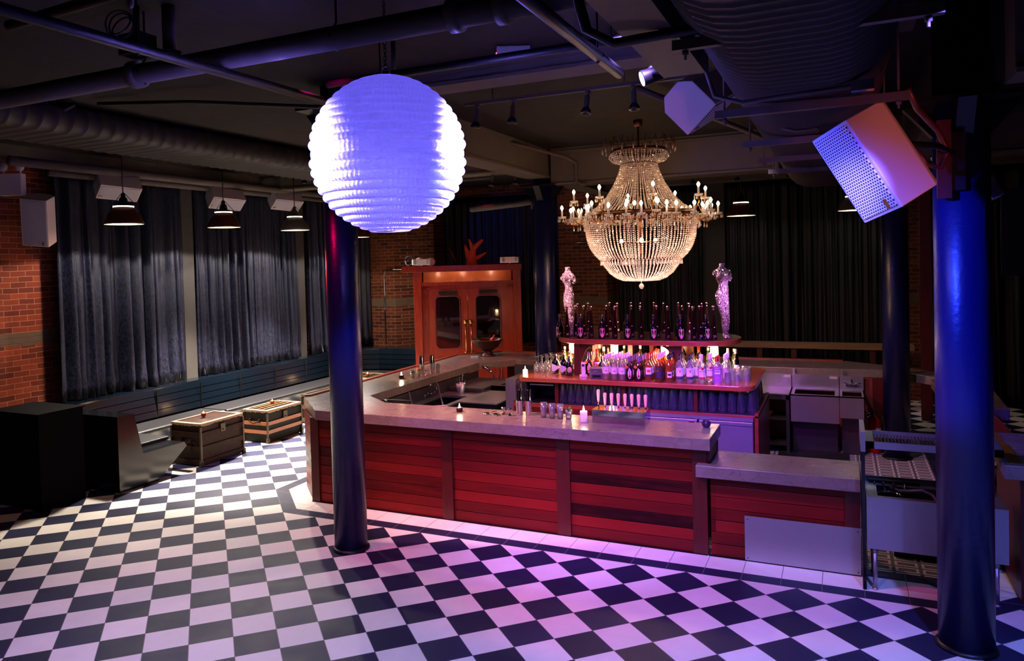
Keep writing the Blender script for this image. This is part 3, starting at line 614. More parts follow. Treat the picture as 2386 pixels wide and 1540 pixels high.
MB().box(3.16, .90, 0, 4.35, .93, .722).build('inner_board', M['mahog_x'], t)
MB().box(3.14, FY - .03, 0, 4.352, FY - .001, .006).build('toe_strip', M['black'], t)
t = thing('steel_kick_plate', 'rectangular brushed steel plate fixed low on the bar front', 'metal plate', (3.9, .44, .01))
MB().box(3.446, FY - .026, .008, 4.351, FY - .023, .398).build('plate', M['steel'], t)
g = MB()
for x in (3.47, 4.33):
    for z in (.03, .37): g.cyl((x, FY - .029, z), (x, FY - .026, z), .005, n=8)
g.build('screw', M['iron'], t)
# stone tops
OUT = [(3.182, .325), (-1.07, .325), (-1.78, 1.035), (-1.83, 5.25), (-1.22, 5.90), (4.27, 5.93), (4.95, 5.45), (5.80, 4.60)]
INN = [(3.182, .985), (-.56, .985), (-1.0, 1.33), (-.985, 4.45), (-.55, 4.90), (4.30, 5.05), (4.84, 5.06), (5.32, 4.50)]
t = thing('stone_bar_top', 'thick grey brown stone counter top wrapping around the bar island', 'counter top', (-1.3, 3.0, .965))
MB().loop(OUT, INN, .965, 1.07, False).build('slab', M['stone'], t, .004)
MB().loop([(x + (.012 if x < 0 else -.012) * (i not in (0, 1)), y) for i, (x, y) in enumerate(OUT)][2:6], [(-1.70, 1.07), (-1.755, 5.21), (-1.19, 5.83), (4.24, 5.86)], 1.07, 1.088, False).build('raised_lip', M['mahog_x'], t)
t = thing('low_stone_top', 'low stone service counter beside the open sink unit', 'counter top', (3.7, .6, .725))
MB().prism([(3.055, .325), (4.353, .325), (4.353, .93), (3.165, .93), (3.165, .43), (3.055, .43)], .725, .83).build('slab', M['stone'], t, .004)
t = thing('side_stone_top', 'stone counter top beyond the thick blue column', 'counter top', (5.9, .8, .965))
MB().add([(x, y, z) for z in (.965, 1.07) for x, y in ((5.30, .19), (7.2, .19), (7.2, 1.42), (5.36, 1.38))], [(0, 3, 2, 1), (4, 5, 6, 7), (0, 1, 5, 4), (1, 2, 6, 5), (2, 3, 7, 6), (3, 0, 4, 7)]).build('slab', M['stone'], t, .004)
MB().box(5.345, .26, 1.0705, 5.43, 1.36, 1.072).build('tape_strip', M['gold_tape'], t)
t = thing('side_counter_base', 'dark mahogany base carrying the side counter beyond the column', 'bar', (6.2, .5, 0))
panel(t, 5.45, 7.1, .96, .34); MB().box(5.42, .33, 0, 5.45, 1.3, .96).build('end_board', M['mahog_z'], t)
t = thing('far_stone_top', 'far stone counter end seen past the thick blue column', 'counter top', (5.75, 3.0, .965))
MB().add([(x, y, z) for z in (.965, 1.07) for x, y in ((5.22, 2.50), (5.72, 2.52), (5.80, 4.58), (5.22, 4.40))], [(0, 3, 2, 1), (4, 5, 6, 7), (0, 1, 5, 4), (1, 2, 6, 5), (2, 3, 7, 6), (3, 0, 4, 7)]).build('slab', M['stone'], t, .004)
MB().box(5.26, 2.58, 0, 5.60, 4.3, .963).build('far_base', M['mahog_z'], t)
t = thing('hinged_flap', 'narrow wooden flap leaning between the two far counters', 'bar flap', (5.5, 2.0, .8))
MB().box(5.38, 1.40, .985, 5.60, 2.53, 1.01).build('flap_board', M['mahog_x'], t)

# ------------------------------------------------------------ open sink unit at the end of the bar
t = thing('end_panel', 'upright black panel edge closing the bar beside the sink unit', 'panel', (4.37, .3, 0))
MB().box(4.358, .17, 0, 4.384, .66, 1.10).build('board', M['black_gloss'], t)
MB().box(4.354, .16, 1.10, 4.388, .66, 1.255).build('steel_cap', M['steel'], t)
t = thing('dump_sink', 'steel dump sink on tubular legs behind the thick blue column', 'sink', (4.8, .4, 0))
MB().box(4.39, .165, .335, 5.32, .172, .745).box(4.39, .17, .335, 5.32, .66, .345).box(5.313, .17, .335, 5.32, .66, .745).box(4.39, .17, .335, 4.397, .66, .745).build('basin_front', M['steel'], t)
MB().loop([(4.40, .18), (5.31, .18), (5.31, .66), (4.40, .66)], [(4.47, .24), (5.24, .24), (5.24, .60), (4.47, .60)], .725, .74).build('rim', M['steel'], t)
MB().box(4.39, .66, .335, 5.32, .675, .785).build('splash_back', M['steel_dark'], t)
for x in (4.445, 5.25):
    for y in (.21, .60):
        MB().cyl((x, y, .01), (x, y, .335), .016).lathe([(.022, 0), (.022, .03), (.017, .04)], (x, y, .295), 14).lathe([(.024, 0), (.018, .015)], (x, y, 0), 14).build('leg', M['steel'], t)
MB().torus((4.54, .42, .70), .10, .012, 28, 8, None, 1).cyl((4.54, .52, .70), (4.54, .655, .70), .012).build('faucet_ring', M['chrome'], t)
t = thing('drip_tray_shelf', 'perforated steel drip tray shelf bridging above the open sink', 'shelf', (4.8, .4, 1.15))
MB().box(4.39, .20, 1.12, 5.30, .215, 1.175).box(4.39, .62, 1.12, 5.30, .635, 1.175).box(4.39, .20, 1.12, 4.45, .635, 1.175).box(5.24, .20, 1.12, 5.30, .635, 1.175).build('tray_rim', M['steel'], t)
m = MB()
for i in range(32): m.box(4.455 + i * .0245, .22, 1.14, 4.468 + i * .0245, .62, 1.148)
m.build('grate', M['steel_dark'], t)
t = thing('valve_manifold', 'black valve block with fittings below the drip tray', 'plumbing', (4.6, .60, .72))
MB().cbox((4.60, .632, .745), (.36, .05, .045)).cbox((4.50, .635, .70), (.12, .045, .07)).build('valve_body', M['black'], t)
for x in (4.46, 4.53, 4.60, 4.68): MB().cyl((x, .61, .735), (x, .56, .73), .01).cyl((x, .56, .715), (x, .56, .765), .007).build('spigot', M['chrome'], t)
t = thing('drain_hose', 'pale hose arching into the steel dump sink', 'hose', (4.8, .5, .74))
MB().tube([(4.58, .60, .72), (4.64, .56, .705), (4.72, .53, .72), (4.80, .52, .735), (4.87, .50, .71), (4.91, .48, .65), (4.92, .46, .56)], .011).build('tube', M['hose'], t)
t = thing('baseboard_duct', 'low white metal trunking on the floor under the sink', 'trunking', (5.0, .9, 0))
MB().box(4.62, 1.0, .0, 5.6, 1.06, .10).box(4.62, .99, .085, 5.6, 1.07, .10).build('trunking_box', M['duct'], t)
o = MB().tube([(4.80, .60, .012), (4.84, .45, .012), (4.93, .36, .012), (5.06, .33, .012), (5.2, .36, .012)], .010).build('floor_cable', M['wire']); tag(o, 'black cable curving on the floor under the sink', 'cable')
o = MB().tube([(4.62, 2.55, .012), (4.75, 2.42, .012), (4.95, 2.5, .012), (5.02, 2.3, .012), (4.9, 2.15, .012), (5.05, 2.05, .012), (5.15, 2.2, .014), (5.02, 2.35, .03), (4.88, 2.28, .012), (5.12, 1.95, .012), (5.3, 2.1, .012)], .009).build('coiled_cable', M['wire']); tag(o, 'tangled black cable on the patterned floor behind the bar', 'cable')
o = MB().box(-.4, 1.3, .002, 4.30, 2.2, .014).box(3.45, 2.2, .002, 4.30, 4.6, .014).build('rubber_mat', M['rubber']); tag(o, 'black rubber floor mat in the aisle behind the bar', 'mat')

# ============================================================ BACK BAR ISLAND
CT = 1.235   # counter height
def rrect(x0, y0, x1, y1, r, n=8, rs=None):
    rs = rs or (r, r, r, r); pts = []
    for (cx, cy, a0, q) in ((x1 - rs[0], y0 + rs[0], -90, rs[0]), (x1 - rs[1], y1 - rs[1], 0, rs[1]), (x0 + rs[2], y1 - rs[2], 90, rs[2]), (x0 + rs[3], y0 + rs[3], 180, rs[3])):
        for i in range(n + 1):
            a = R(a0 + 90 * i / n); pts.append((cx + q * math.cos(a), cy + q * math.sin(a)))
    return pts
t = thing('back_bar_cabinet', 'mahogany back bar cabinet with glass ledge and steel fridge doors', 'cabinet', (1.95, 3.0, 0))
b = MB().box(.50, 2.28, .0, 2.16, 3.70, .88).box(3.36, 2.28, .0, 3.40, 3.70, .93).box(2.16, 2.35, 0, 3.36, 3.70, .88).box(.50, 2.28, .88, 3.40, 3.70, .905)
b.build('cabinet_body', M['mahog_x'], t, .003)
MB().box(.52, 2.26, .02, 2.14, 2.285, .86).build('front_panel', M['mahog_z'], t)
MB().box(1.09, 2.55, .91, 3.0, 3.5, 1.175).build('inner_core', M['black_matte'], t)
MB().box(.5, 2.29, .905, 3.385, 3.69, .915).build('rubber_liner', M['rubber'], t)
for x0, x1 in ((1.055, 1.10), (1.885, 1.930), (2.715, 2.755)): MB().box(x0, 2.29, .915, x1, 2.56, 1.18).build('divider', M['mahog_z'], t)
MB().box(.69, 2.30, .92, 1.06, 2.75, .93).box(.69, 2.74, .92, 1.06, 2.75, 1.17).box(.68, 2.30, .915, .70, 2.75, 1.175).build('dark_cubby', M['black'], t)
MB().box(.72, 2.315, 1.125, 1.03, 2.325, 1.14).build('cubby_rail', M['steel'], t)
MB().box(2.17, 2.23, .845, 3.35, 2.36, .88).build('fridge_lintel', M['steel'], t)
for x0, x1, hx in ((2.18, 2.755, 2.70), (2.775, 3.345, 2.83)):
    d = sub(MB().box(x0, 2.24, .10, x1, 2.275, .835).build('fridge_door', M['steel'], t, .004))
    MB().box(x0, 2.222, .80, x1, 2.24, .83).build('door_lip', M['steel'], d)
    MB().box(hx - .03, 2.205, .73, hx + .03, 2.235, .82).box(hx - .025, 2.19, .71, hx + .025, 2.215, .76).build('door_latch', M['mirror'], d)
t = thing('back_bar_counter', 'rounded mahogany back bar counter crowded with spirit bottles', 'counter top', (1.95, 2.95, 1.18))
MB().prism(rrect(.575, 2.20, 3.37, 3.72, .2, 8, (.16, .16, .16, .16)), 1.18, CT).build('slab', M['counter'], t, .006)
t = thing('back_bar_hutch', 'mahogany shelf frame with arched openings carrying the oval top shelf', 'shelf unit', (1.95, 2.95, CT))
for x in (1.235, 2.475):
    for y in (2.52, 3.30): MB().box(x, y, CT + .001, x + .078, y + .078, 1.635).build('post', M['mahog_z'], t, .002)
def arch(x0, x1, y, flip):
    # spandrel board with a quarter-round cut-out
    b = MB(); n = 10; r = x1 - x0; v = []; top = 1.634; dep = .33
    pts = [(x1, top), (x0, top)] if not flip else [(x0, top), (x1, top)]
    s_ = -1 if flip else 1; base = x0 if not flip else x1
    prof = [(base + s_ * (r - r * math.cos(R(90) * i / n)) , top - dep + dep * math.sin(R(90) * i / n) - .02) for i in range(n + 1)]
    poly = [(base, top)] + prof + [(base + s_ * r, top)]
    k = len(poly); v = [(px, yy, pz) for yy in (y, y + .02) for px, pz in poly]
    b.add(v, [tuple(range(k)), tuple(range(k, 2 * k))] + [(i, (i + 1) % k, k + (i + 1) % k, k + i) for i in range(k)]); return b
arch(1.313, 1.50, 2.54, False).build('arch_board', M['mahog_z'], t); arch(2.30, 2.475, 2.54, True).build('arch_board', M['mahog_z'], t)
arch(1.313, 1.50, 3.32, False).build('arch_board', M['mahog_z'], t); arch(2.30, 2.475, 3.32, True).build('arch_board', M['mahog_z'], t)
MB().box(1.74, 3.20, CT + .001, 1.80, 3.36, 1.635).build('rear_post', M['mahog_z'], t); MB().box(2.02, 3.20, CT + .001, 2.07, 3.36, 1.635).build('rear_post', M['mahog_z'], t)
t = thing('oval_top_shelf', 'long oval upper shelf holding champagne and tall dark bottles', 'shelf', (2.04, 2.93, 1.64))
MB().prism(rrect(.93, 2.42, 3.16, 3.46, .4, 12, (.50, .50, .50, .50)), 1.636, 1.695).build('shelf_edge', M['counter'], t, .006)
MB().prism(rrect(.945, 2.435, 3.145, 3.445, .4, 12, (.49, .49, .49, .49)), 1.695, 1.70).build('shelf_top', M['dark_wood'], t)
for i, x in enumerate((1.13, 1.673, 2.296, 2.876)):
    t = thing('shelf_lamp', ['glowing glass lamp under the shelf above the liqueurs', 'glowing glass lamp above the white labelled bottles', 'glowing glass lamp beside the arched opening', 'glowing glass lamp behind the gin and tumblers'][i], 'lamp', (x, 2.80, 1.635), 'lamps glowing under the oval shelf')
    MB().lathe([(.02, 0), (.035, -.01), (.035, -.02)], (x, 2.80, 1.635), 16).build('lamp_base', M['brass'], t)
    MB().lathe([(.035, -.02), (.045, -.05), (.045, -.13), (.03, -.155), (.001, -.16)], (x, 2.80, 1.635), 18, cap=False).build('glass_shade', M['sconce'], t)
    point('shelf_lamp_light', (x, 2.80, 1.42), 16, WARM, .05)
    point('shelf_lamp_front_light', (x, 2.60, 1.56), 5, WARM, .03)

# ============================================================ BOTTLES
GP = {}
def bottle(kind, name, label, cat='bottle', group=None):
    """prototype at the origin"""
    t = thing(name, label, cat, (0, 0, 0), group, world=False)
    def B(prof, mat, part, n=16, **k): return MB().lathe(prof, n=n, cap=False, **k).build(part, M[mat], t)
    def wrap(r, z0, z1, mat, part='label', a=1.5, a0=None):
        c = R(-90); v = []; n = 10
        for i in range(n + 1):
            an = c - a / 2 + a * i / n
            for z in (z0, z1): v.append((r * math.cos(an), r * math.sin(an), z))
        return MB().add(v, [(2 * i, 2 * i + 2, 2 * i + 3, 2 * i + 1) for i in range(n)], True).build(part, M[mat], t)
    if kind == 'wine':
        B([(.001, .001), (.037, .001), (.039, .01), (.039, .17), (.034, .20), (.018, .235), (.0145, .255), (.0145, .29)], 'spirit', 'glass_body'); B([(.0375, .004), (.0375, .10), (.001, .10)], 'gold', 'spirit_fill')
        B([(.0155, .235), (.0155, .297), (.001, .298)], 'cap_white', 'foil'); wrap(.0397, .075, .155, 'paper', a=2.6); wrap(.0401, .104, .112, 'ink', 'print', .5)
    elif kind == 'kick':   # dark liqueur with tag
        B([(.001, .001), (.040, .001), (.042, .01), (.042, .13), (.036, .165), (.016, .205), (.013, .22), (.013, .265)], 'brown', 'glass_body'); B([(.0405, .004), (.0405, .145), (.03, .165), (.001, .17)], 'champ', 'spirit_fill')
        B([(.0142, .215), (.0142, .28), (.001, .281)], 'cap_purple', 'foil')
        v = [(.043 * math.sin(a), -.043 * math.cos(a), z) for a, z in ((-.35, .125), (-.1, .15), (.2, .14), (.5, .115), (.45, .06), (.2, .03), (-.2, .03), (-.45, .06), (-.5, .10))]
        MB().add(v, [tuple(range(9))]).build('label', M['paper'], t)
        MB().cbox((-.035, -.035, .165), (.034, .004, .03), None, (R(35), 'Y')).build('neck_tag', M['orange_lbl'], t)
        MB().add([(.0445 * math.sin(a), -.0445 * math.cos(a), z) for a, z in ((-.15, .14), (-.02, .14), (.1, .08), (.42, .045), (.3, .03), (-.1, .07))], [tuple(range(6))]).build('print', M['red_print'], t)
    elif kind in ('rum', 'cognac', 'whisky'):
        B([(.001, .001), (.041, .001), (.044, .012), (.044, .17), (.040, .195), (.018, .235), (.016, .25), (.016, .285)], 'amber', 'glass_body'); B([(.0425, .004), (.0425, .175), (.001, .19)], 'gold' if kind != 'cognac' else 'brown', 'spirit_fill')
        B([(.0185, .262), (.0185, .32), (.001, .322)], {'rum': 'cap_red', 'cognac': 'cap_white', 'whisky': 'cap_black'}[kind], 'stopper')
        if kind == 'rum': wrap(.0448, .085, .165, 'paper', a=1.7); wrap(.0452, .108, .140, 'orange_lbl', 'print', .8); wrap(.0448, .06, .08, 'paper_dark', 'lower_label', 1.7)
        elif kind == 'cognac': wrap(.0448, .05, .12, 'paper_dark', a=1.7); wrap(.0448, .14, .165, 'paper_dark', 'upper_label', 1.5)
        else: wrap(.0448, .055, .12, 'paper', a=1.2); wrap(.0452, .075, .10, 'ink', 'print', .9)
    elif kind in ('vodka', 'whiterum'):
        B([(.001, .001), (.041, .001), (.042, .012), (.042, .185), (.036, .215), (.018, .24), (.015, .25), (.015, .28)], 'spirit', 'glass_body')
        B([(.0168, .258), (.0168, .322), (.001, .323)], 'cap_black' if kind == 'vodka' else 'cap_white', 'stopper'); wrap(.0426, .07, .165, 'paper', a=2.3)
        if kind == 'vodka': wrap(.043, .115, .135, 'red_print', 'badge', .3, 0); wrap(.0428, .04, .055, 'ink', 'band', 2.0)
        else: MB().cyl((0, -.0425, .165), (0, -.0445, .165), .014, n=16).build('badge', M['red_print'], t); wrap(.0428, .045, .062, 'red_print', 'band', 1.2)
    elif kind == 'gin':
        m_ = MB(); m_.prism(rrect(-.045, -.035, .045, .035, .012, 3), .002, .19).build('glass_body', M['pink'], t)
        B([(.044, .19), (.038, .205), (.018, .222), (.016, .24), (.016, .26)], 'spirit', 'shoulder'); B([(.019, .24), (.019, .30), (.001, .302)], 'cap_red', 'stopper')
        MB().box(-.03, -.0362, .10, .03, -.0352, .145).build('label', M['paper'], t); MB().box(-.026, -.0368, .125, .026, -.0362, .135).build('print', M['cap_purple'], t)
    elif kind == 'whitegin':
        B([(.001, .001), (.036, .001), (.037, .012), (.037, .19), (.018, .225), (.016, .24), (.016, .27)], 'spirit', 'glass_body'); B([(.019, .25), (.019, .31), (.001, .312)], 'cap_white', 'stopper'); wrap(.0376, .04, .15, 'paper_pink', a=2.0); wrap(.038, .09, .11, 'ink', 'print', .5)
    elif kind == 'liqueur':
        m_ = MB().lathe([(.001, .001), (.045, .001), (.048, .02), (.048, .12), (.03, .16), (.016, .18), (.014, .22)], n=16, sy=.7, cap=False).build('glass_body', M['champ'], t)
        B([(.018, .205), (.018, .245), (.001, .247)], 'knob', 'stopper'); MB().lathe([(.001, 0), (.028, 0), (.028, .002), (.001, .002)], n=20, mat=Matrix.Translation((0, -.034, .075)) @ Matrix.Rotation(R(90), 4, 'X') @ Matrix.Scale(1.35, 4, (0, 1, 0))).build('oval_label', M['paper_pink'], t)
    elif kind == 'carafe':   # cylindrical black bottle carrying a white pointed tag
        B([(.001, .001), (.043, .001), (.045, .01), (.045, .15), (.03, .18), (.014, .20), (.013, .235)], 'champ', 'glass_body'); B([(.016, .225), (.016, .25), (.001, .252)], 'knob', 'stopper')
        MB().add([(-.05, -.047, .13), (.055, -.05, .085), (-.03, -.047, .03), (-.05, -.047, .045), (-.05, -.0485, .13), (.055, -.0515, .085), (-.03, -.0485, .03), (-.05, -.0485, .045)], [(0, 1, 2, 3), (4, 7, 6, 5), (0, 4, 5, 1), (1, 5, 6, 2), (2, 6, 7, 3)]).build('pointed_tag', M['paper'], t)
    elif kind == 'brandy':
        B([(.001, .001), (.04, .001), (.044, .03), (.04, .08), (.02, .15), (.014, .17), (.013, .25)], 'gold', 'glass_body'); B([(.018, .24), (.022, .27), (.001, .29)], 'knob', 'stopper'); wrap(.0445, .02, .07, 'paper_pink', a=1.6)
    elif kind == 'winered':
        B([(.001, .001), (.036, .001), (.0375, .01), (.0375, .19), (.03, .225), (.015, .25), (.0145, .32)], 'champ', 'glass_body'); B([(.0155, .27), (.0155, .325), (.001, .326)], 'cap_white', 'foil'); wrap(.038, .06, .14, 'paper', a=1.7)
    elif kind == 'greenb':
        B([(.001, .001), (.034, .001), (.035, .01), (.035, .16), (.03, .20), (.014, .25), (.013, .29)], 'green', 'glass_body'); B([(.015, .27), (.015, .305), (.001, .306)], 'cap_white', 'foil'); wrap(.0356, .06, .12, 'paper_pink', a=1.7)
    elif kind == 'champagne':
        B([(.001, .001), (.041, .001), (.045, .012), (.045, .12), (.040, .155), (.022, .21), (.015, .245), (.0145, .29)], 'champ', 'glass_body', 20); B([(.0158, .22), (.0158, .293), (.001, .295)], 'cap_black', 'foil')
        sh = [(-.5, .125), (-.42, .133), (-.25, .122), (0, .137), (.25, .122), (.42, .133), (.5, .125), (.53, .09), (.40, .05), (.2, .027), (0, .014), (-.2, .027), (-.40, .05), (-.53, .09)]
        rr = .0458; v = [(rr * math.sin(a * 1.25), -rr * math.cos(a * 1.25), z - .002) for a, z in sh] + [(0, -rr, .075)]
        MB().add(v, [(i, (i + 1) % 14, 14) for i in range(14)]).build('shield_label', M['paper_pink'], t)
        MB().torus((0, 0, 0), .017, .0012, 20, 4, Matrix.Translation((0, -.0462, .078)) @ Matrix.Rotation(R(90), 4, 'X')).build('crest', M['orange_lbl'], t)
    elif kind == 'tall':
        B([(.001, .001), (.036, .001), (.037, .008), (.033, .11), (.023, .22), (.0145, .30), (.012, .345)], 'tequila', 'glass_body', 18); B([(.0135, .34), (.0135, .352), (.010, .358), (.021, .372), (.022, .382), (.014, .394), (.001, .397)], 'knob', 'round_stopper', 16)
        MB().box(-.006, -.0325, .14, .006, -.0315, .148).build('tag', M['paper'], t)
    elif kind == 'squat':
        B([(.001, .001), (.038, .001), (.04, .01), (.04, .14), (.02, .185), (.013, .20), (.013, .25)], 'champ', 'glass_body'); wrap(.0405, .07, .10, 'paper_pink', 'label', .5)
    return t
protos = {}
def put(kind, name, x, y, z, label, group, rot=0.0):
    if kind not in protos:
        p = bottle(kind, name, label, group=group); p.location = (x, y, z); p.rotation_euler = (0, 0, rot); protos[kind] = p; return p
    o = dup(protos[kind], (x, y, z), rot, label, group); o.name = name; return o
FACE = R(20)   # bottles face the room and the camera side
SHELF = 1.7002; G = 'champagne bottles on the oval shelf'
for i, (x, y) in enumerate(((1.031, 2.60), (1.318, 2.545), (1.601, 2.52), (1.915, 2.52), (2.226, 2.52), (2.543, 2.53), (2.814, 2.615))):
    put('champagne', 'champagne_bottle', x, y, SHELF, ['champagne bottle with shield label at the feet of the gold mosaic figure', 'champagne bottle with shield label, second from the gold figure', 'champagne bottle with shield label, third from the gold figure', 'champagne bottle with shield label, fourth in the row above the printer side', 'champagne bottle with shield label, fifth in the shelf row', 'champagne bottle with shield label, sixth in the shelf row', 'champagne bottle with bluish shield label nearest the standing violet figure'][i], G, R(20 - 55 * (i == 0) + 20 * (i == 6)))
TALL = [(1.128, 2.60), (1.20, 2.73), (1.32, 2.69), (1.458, 2.54), (1.61, 2.68), (1.755, 2.54), (1.925, 2.68), (2.075, 2.52), (2.24, 2.65), (2.395, 2.52), (2.545, 2.64), (2.69, 2.50), (2.745, 2.63), (2.90, 2.62)]
TB = [(1.10, 3.12), (1.19, 3.30), (1.46, 3.38), (1.60, 3.25), (1.75, 3.38), (1.90, 3.26), (2.05, 3.37), (2.20, 3.24), (2.37, 3.34), (2.52, 3.21), (2.69, 3.16), (2.72, 3.32)]
G = 'tall dark bottles with round stoppers'; nth = ['first', 'second', 'third', 'fourth', 'fifth', 'sixth', 'seventh', 'eighth', 'ninth', 'tenth', 'eleventh', 'twelfth', 'thirteenth', 'last']
for i, (x, y) in enumerate(TALL):
    o = put('tall', 'tall_dark_bottle', x, y, SHELF, 'tall dark bottle with round stopper, %s along the shelf front from the gold figure' % nth[i], G, R(24))
    if i in (0, 3, 5, 7, 9, 11): text('25', .032, M['paper_pink'], o, (0, -.0385, .04), (R(90), 0, 0), 'number_label')
for i, (x, y) in enumerate(TB): put('tall', 'tall_dark_bottle', x, y, SHELF, 'tall dark bottle with round stopper, %s in the shelf back row from the gold figure' % nth[i], 'tall dark bottles in the shelf back row', R(24))
for i, (x, y) in enumerate(((1.24, 2.88), (1.50, 2.90), (1.80, 2.92), (2.14, 2.90), (2.44, 2.90))): put('squat', 'squat_dark_bottle', x, y, SHELF, 'squat dark bottle, %s of five between the tall rows' % nth[i], 'squat dark bottles on the oval shelf', R(20))
# counter bottles; each front bottle starts a file running back from the camera
Z0 = CT + .0008
FR = [('wine', 'clear_wine_bottle', 1.700, 2.300, 5, 'clear bottle with large white label and white foil, next to the printer'), ('wine', 'clear_wine_bottle', 1.803, 2.290, 5, 'clear bottle with large white label and white foil, middle of its three'), ('wine', 'clear_wine_bottle', 1.895, 2.290, 5, 'clear bottle with large white label and white foil, beside the dark liqueur'),
      ('kick', 'dark_liqueur_bottle', 1.985, 2.285, 5, 'dark liqueur bottle with red and white label and purple neck, first of two'), ('kick', 'dark_liqueur_bottle', 2.085, 2.305, 5, 'dark liqueur bottle with red and white label, beside the red capped rum'),
      ('rum', 'amber_rum_bottle', 2.205, 2.300, 6, 'amber rum bottle with red cap and orange printed white label'), ('cognac', 'amber_cognac_bottle', 2.325, 2.305, 4, 'amber bottle with dark violet label beside the rum'), ('whisky', 'amber_whisky_bottle', 2.438, 2.315, 4, 'amber bottle with a slanted pale label and dark stopper'),
      ('vodka', 'clear_vodka_bottle', 2.552, 2.34, 3, 'clear vodka bottle with black stopper, first after the amber bottles'), ('vodka', 'clear_vodka_bottle', 2.665, 2.345, 3, 'clear vodka bottle with black stopper, second after the amber bottles'), ('vodka', 'clear_vodka_bottle', 2.745, 2.44, 2, 'clear vodka bottle with black stopper set behind the white rum'),
      ('whiterum', 'white_rum_bottle', 2.800, 2.345, 1, 'clear rum bottle with white cap and round red badge'), ('whiterum', 'white_rum_bottle', 2.872, 2.45, 2, 'clear rum bottle with white cap beside the violet gin'), ('gin', 'violet_gin_bottle', 2.955, 2.40, 2, 'square violet gin bottle with red stopper'), ('whitegin', 'pale_gin_bottle', 3.035, 2.50, 3, 'clear bottle with pink label beside the stacked tumblers')]
SHORT = {'wine': 'clear white foiled bottle', 'kick': 'dark purple necked liqueur bottle', 'rum': 'red capped amber bottle', 'cognac': 'violet labelled amber bottle', 'whisky': 'black stoppered amber bottle', 'vodka': 'clear black stoppered bottle', 'whiterum': 'clear white capped bottle', 'gin': 'square violet bottle', 'whitegin': 'pink labelled clear bottle'}
REF = {('wine', 1.700): 'the white labelled one next to the printer', ('wine', 1.803): 'the middle white labelled one', ('wine', 1.895): 'the white labelled one beside the dark liqueur', ('kick', 1.985): 'the first red labelled liqueur', ('kick', 2.085): 'the red labelled liqueur beside the rum', ('rum', 2.205): 'the orange printed rum', ('cognac', 2.325): 'the violet labelled amber bottle', ('whisky', 2.438): 'the slanted label bottle', ('vodka', 2.552): 'the first vodka', ('vodka', 2.665): 'the second vodka', ('vodka', 2.745): 'the third vodka', ('whiterum', 2.872): 'the white capped rum beside the gin', ('gin', 2.955): 'the violet gin', ('whitegin', 3.035): 'the pink labelled bottle by the tumblers'}
GN = {'wine': 'clear white labelled bottles', 'kick': 'dark liqueur bottles with red labels', 'rum': 'amber rum bottles', 'cognac': 'amber bottles with violet labels', 'whisky': 'amber bottles with slanted labels', 'vodka': 'vodka bottles', 'whiterum': 'white rum bottles', 'gin': 'violet gin bottles', 'whitegin': 'pale gin bottles'}
for kind, nm, x, y, n, lab in FR:
    for k in range(n):
        yy = y + .098 * k
        if yy > 2.72 and 1.2 < x < 1.35: continue
        l = lab if k == 0 else '%s, %s behind %s' % (SHORT[kind], nth[k - 1], REF[(kind, x)])
        o = put(kind, nm, x + .002 * k, yy, Z0, l, GN[kind], FACE + R(rnd.uniform(-8, 8)) * (k > 0))
        if k == 0 and kind == 'whiterum' and y < 2.4: text('BACARDI', .0155, M['ink'], o, (0, -.0445, .135), (R(90), 0, 0))
        if k == 0 and kind == 'vodka': text('Ketel One', .0125, M['ink'], o, (.004, -.0445, .142), (R(90), 0, 0))
        if k == 0 and kind == 'rum': text('MOUNT GAY', .0125, M['ink'], o, (0, -.0465, .128), (R(90), 0, 0))
put('carafe', 'tagged_black_bottle', .965, 2.60, Z0, 'black bottle with a white pointed tag beside the wine glasses', 'black bottles with pointed tags', R(24)); put('carafe', 'tagged_black_bottle', 1.095, 2.545, Z0, 'black bottle with a white pointed tag beside the oval labelled liqueur', 'black bottles with pointed tags', R(24))
put('liqueur', 'oval_label_liqueur', 1.185, 2.475, Z0, 'flat black liqueur bottle with an oval pink label by the shelf post', 'flat liqueur bottles', R(24))
xb = [('brandy', 'golden_brandy_bottle', 1.02, 2.78, 'golden long necked bottle behind the tagged bottles'), ('brandy', 'golden_brandy_bottle', 1.12, 2.70, 'golden long necked bottle under the first glowing lamp'), ('greenb', 'green_bottle', 1.20, 2.66, 'green bottle beside the shelf post'), ('greenb', 'green_bottle', .97, 2.95, 'green bottle at the back near the wine glasses'), ('whisky', 'amber_whisky_bottle', 1.03, 3.0, 'amber bottle at the back corner near the wine glasses'),
      ('brandy', 'golden_brandy_bottle', 1.42, 2.72, 'golden long necked bottle inside the arch behind the phone'), ('rum', 'amber_rum_bottle', 1.50, 2.62, 'amber red capped bottle behind the phone and printer'), ('kick', 'dark_liqueur_bottle', 1.40, 2.60, 'dark liqueur bottle behind the phone'), ('winered', 'wine_bottle', 1.52, 2.85, 'tall wine bottle inside the arch behind the printer'), ('liqueur', 'oval_label_liqueur', 1.58, 2.55, 'flat black liqueur bottle behind the receipt printer'),
      ('winered', 'wine_bottle', 3.005, 2.98, 'dark wine bottle with pale foil standing behind the tumblers'), ('winered', 'wine_bottle', 3.10, 2.93, 'dark wine bottle at the open end behind the tumblers'), ('greenb', 'green_bottle', 3.06, 3.12, 'green bottle at the open end of the counter')]
for kd, nm, x, y, lab in xb: put(kd, nm, x, y, Z0, lab, nm.replace('_', ' ') + 's at the back', FACE)
kinds = ['winered', 'brandy', 'rum', 'greenb', 'whisky', 'winered', 'cognac', 'brandy', 'vodka', 'whitegin']
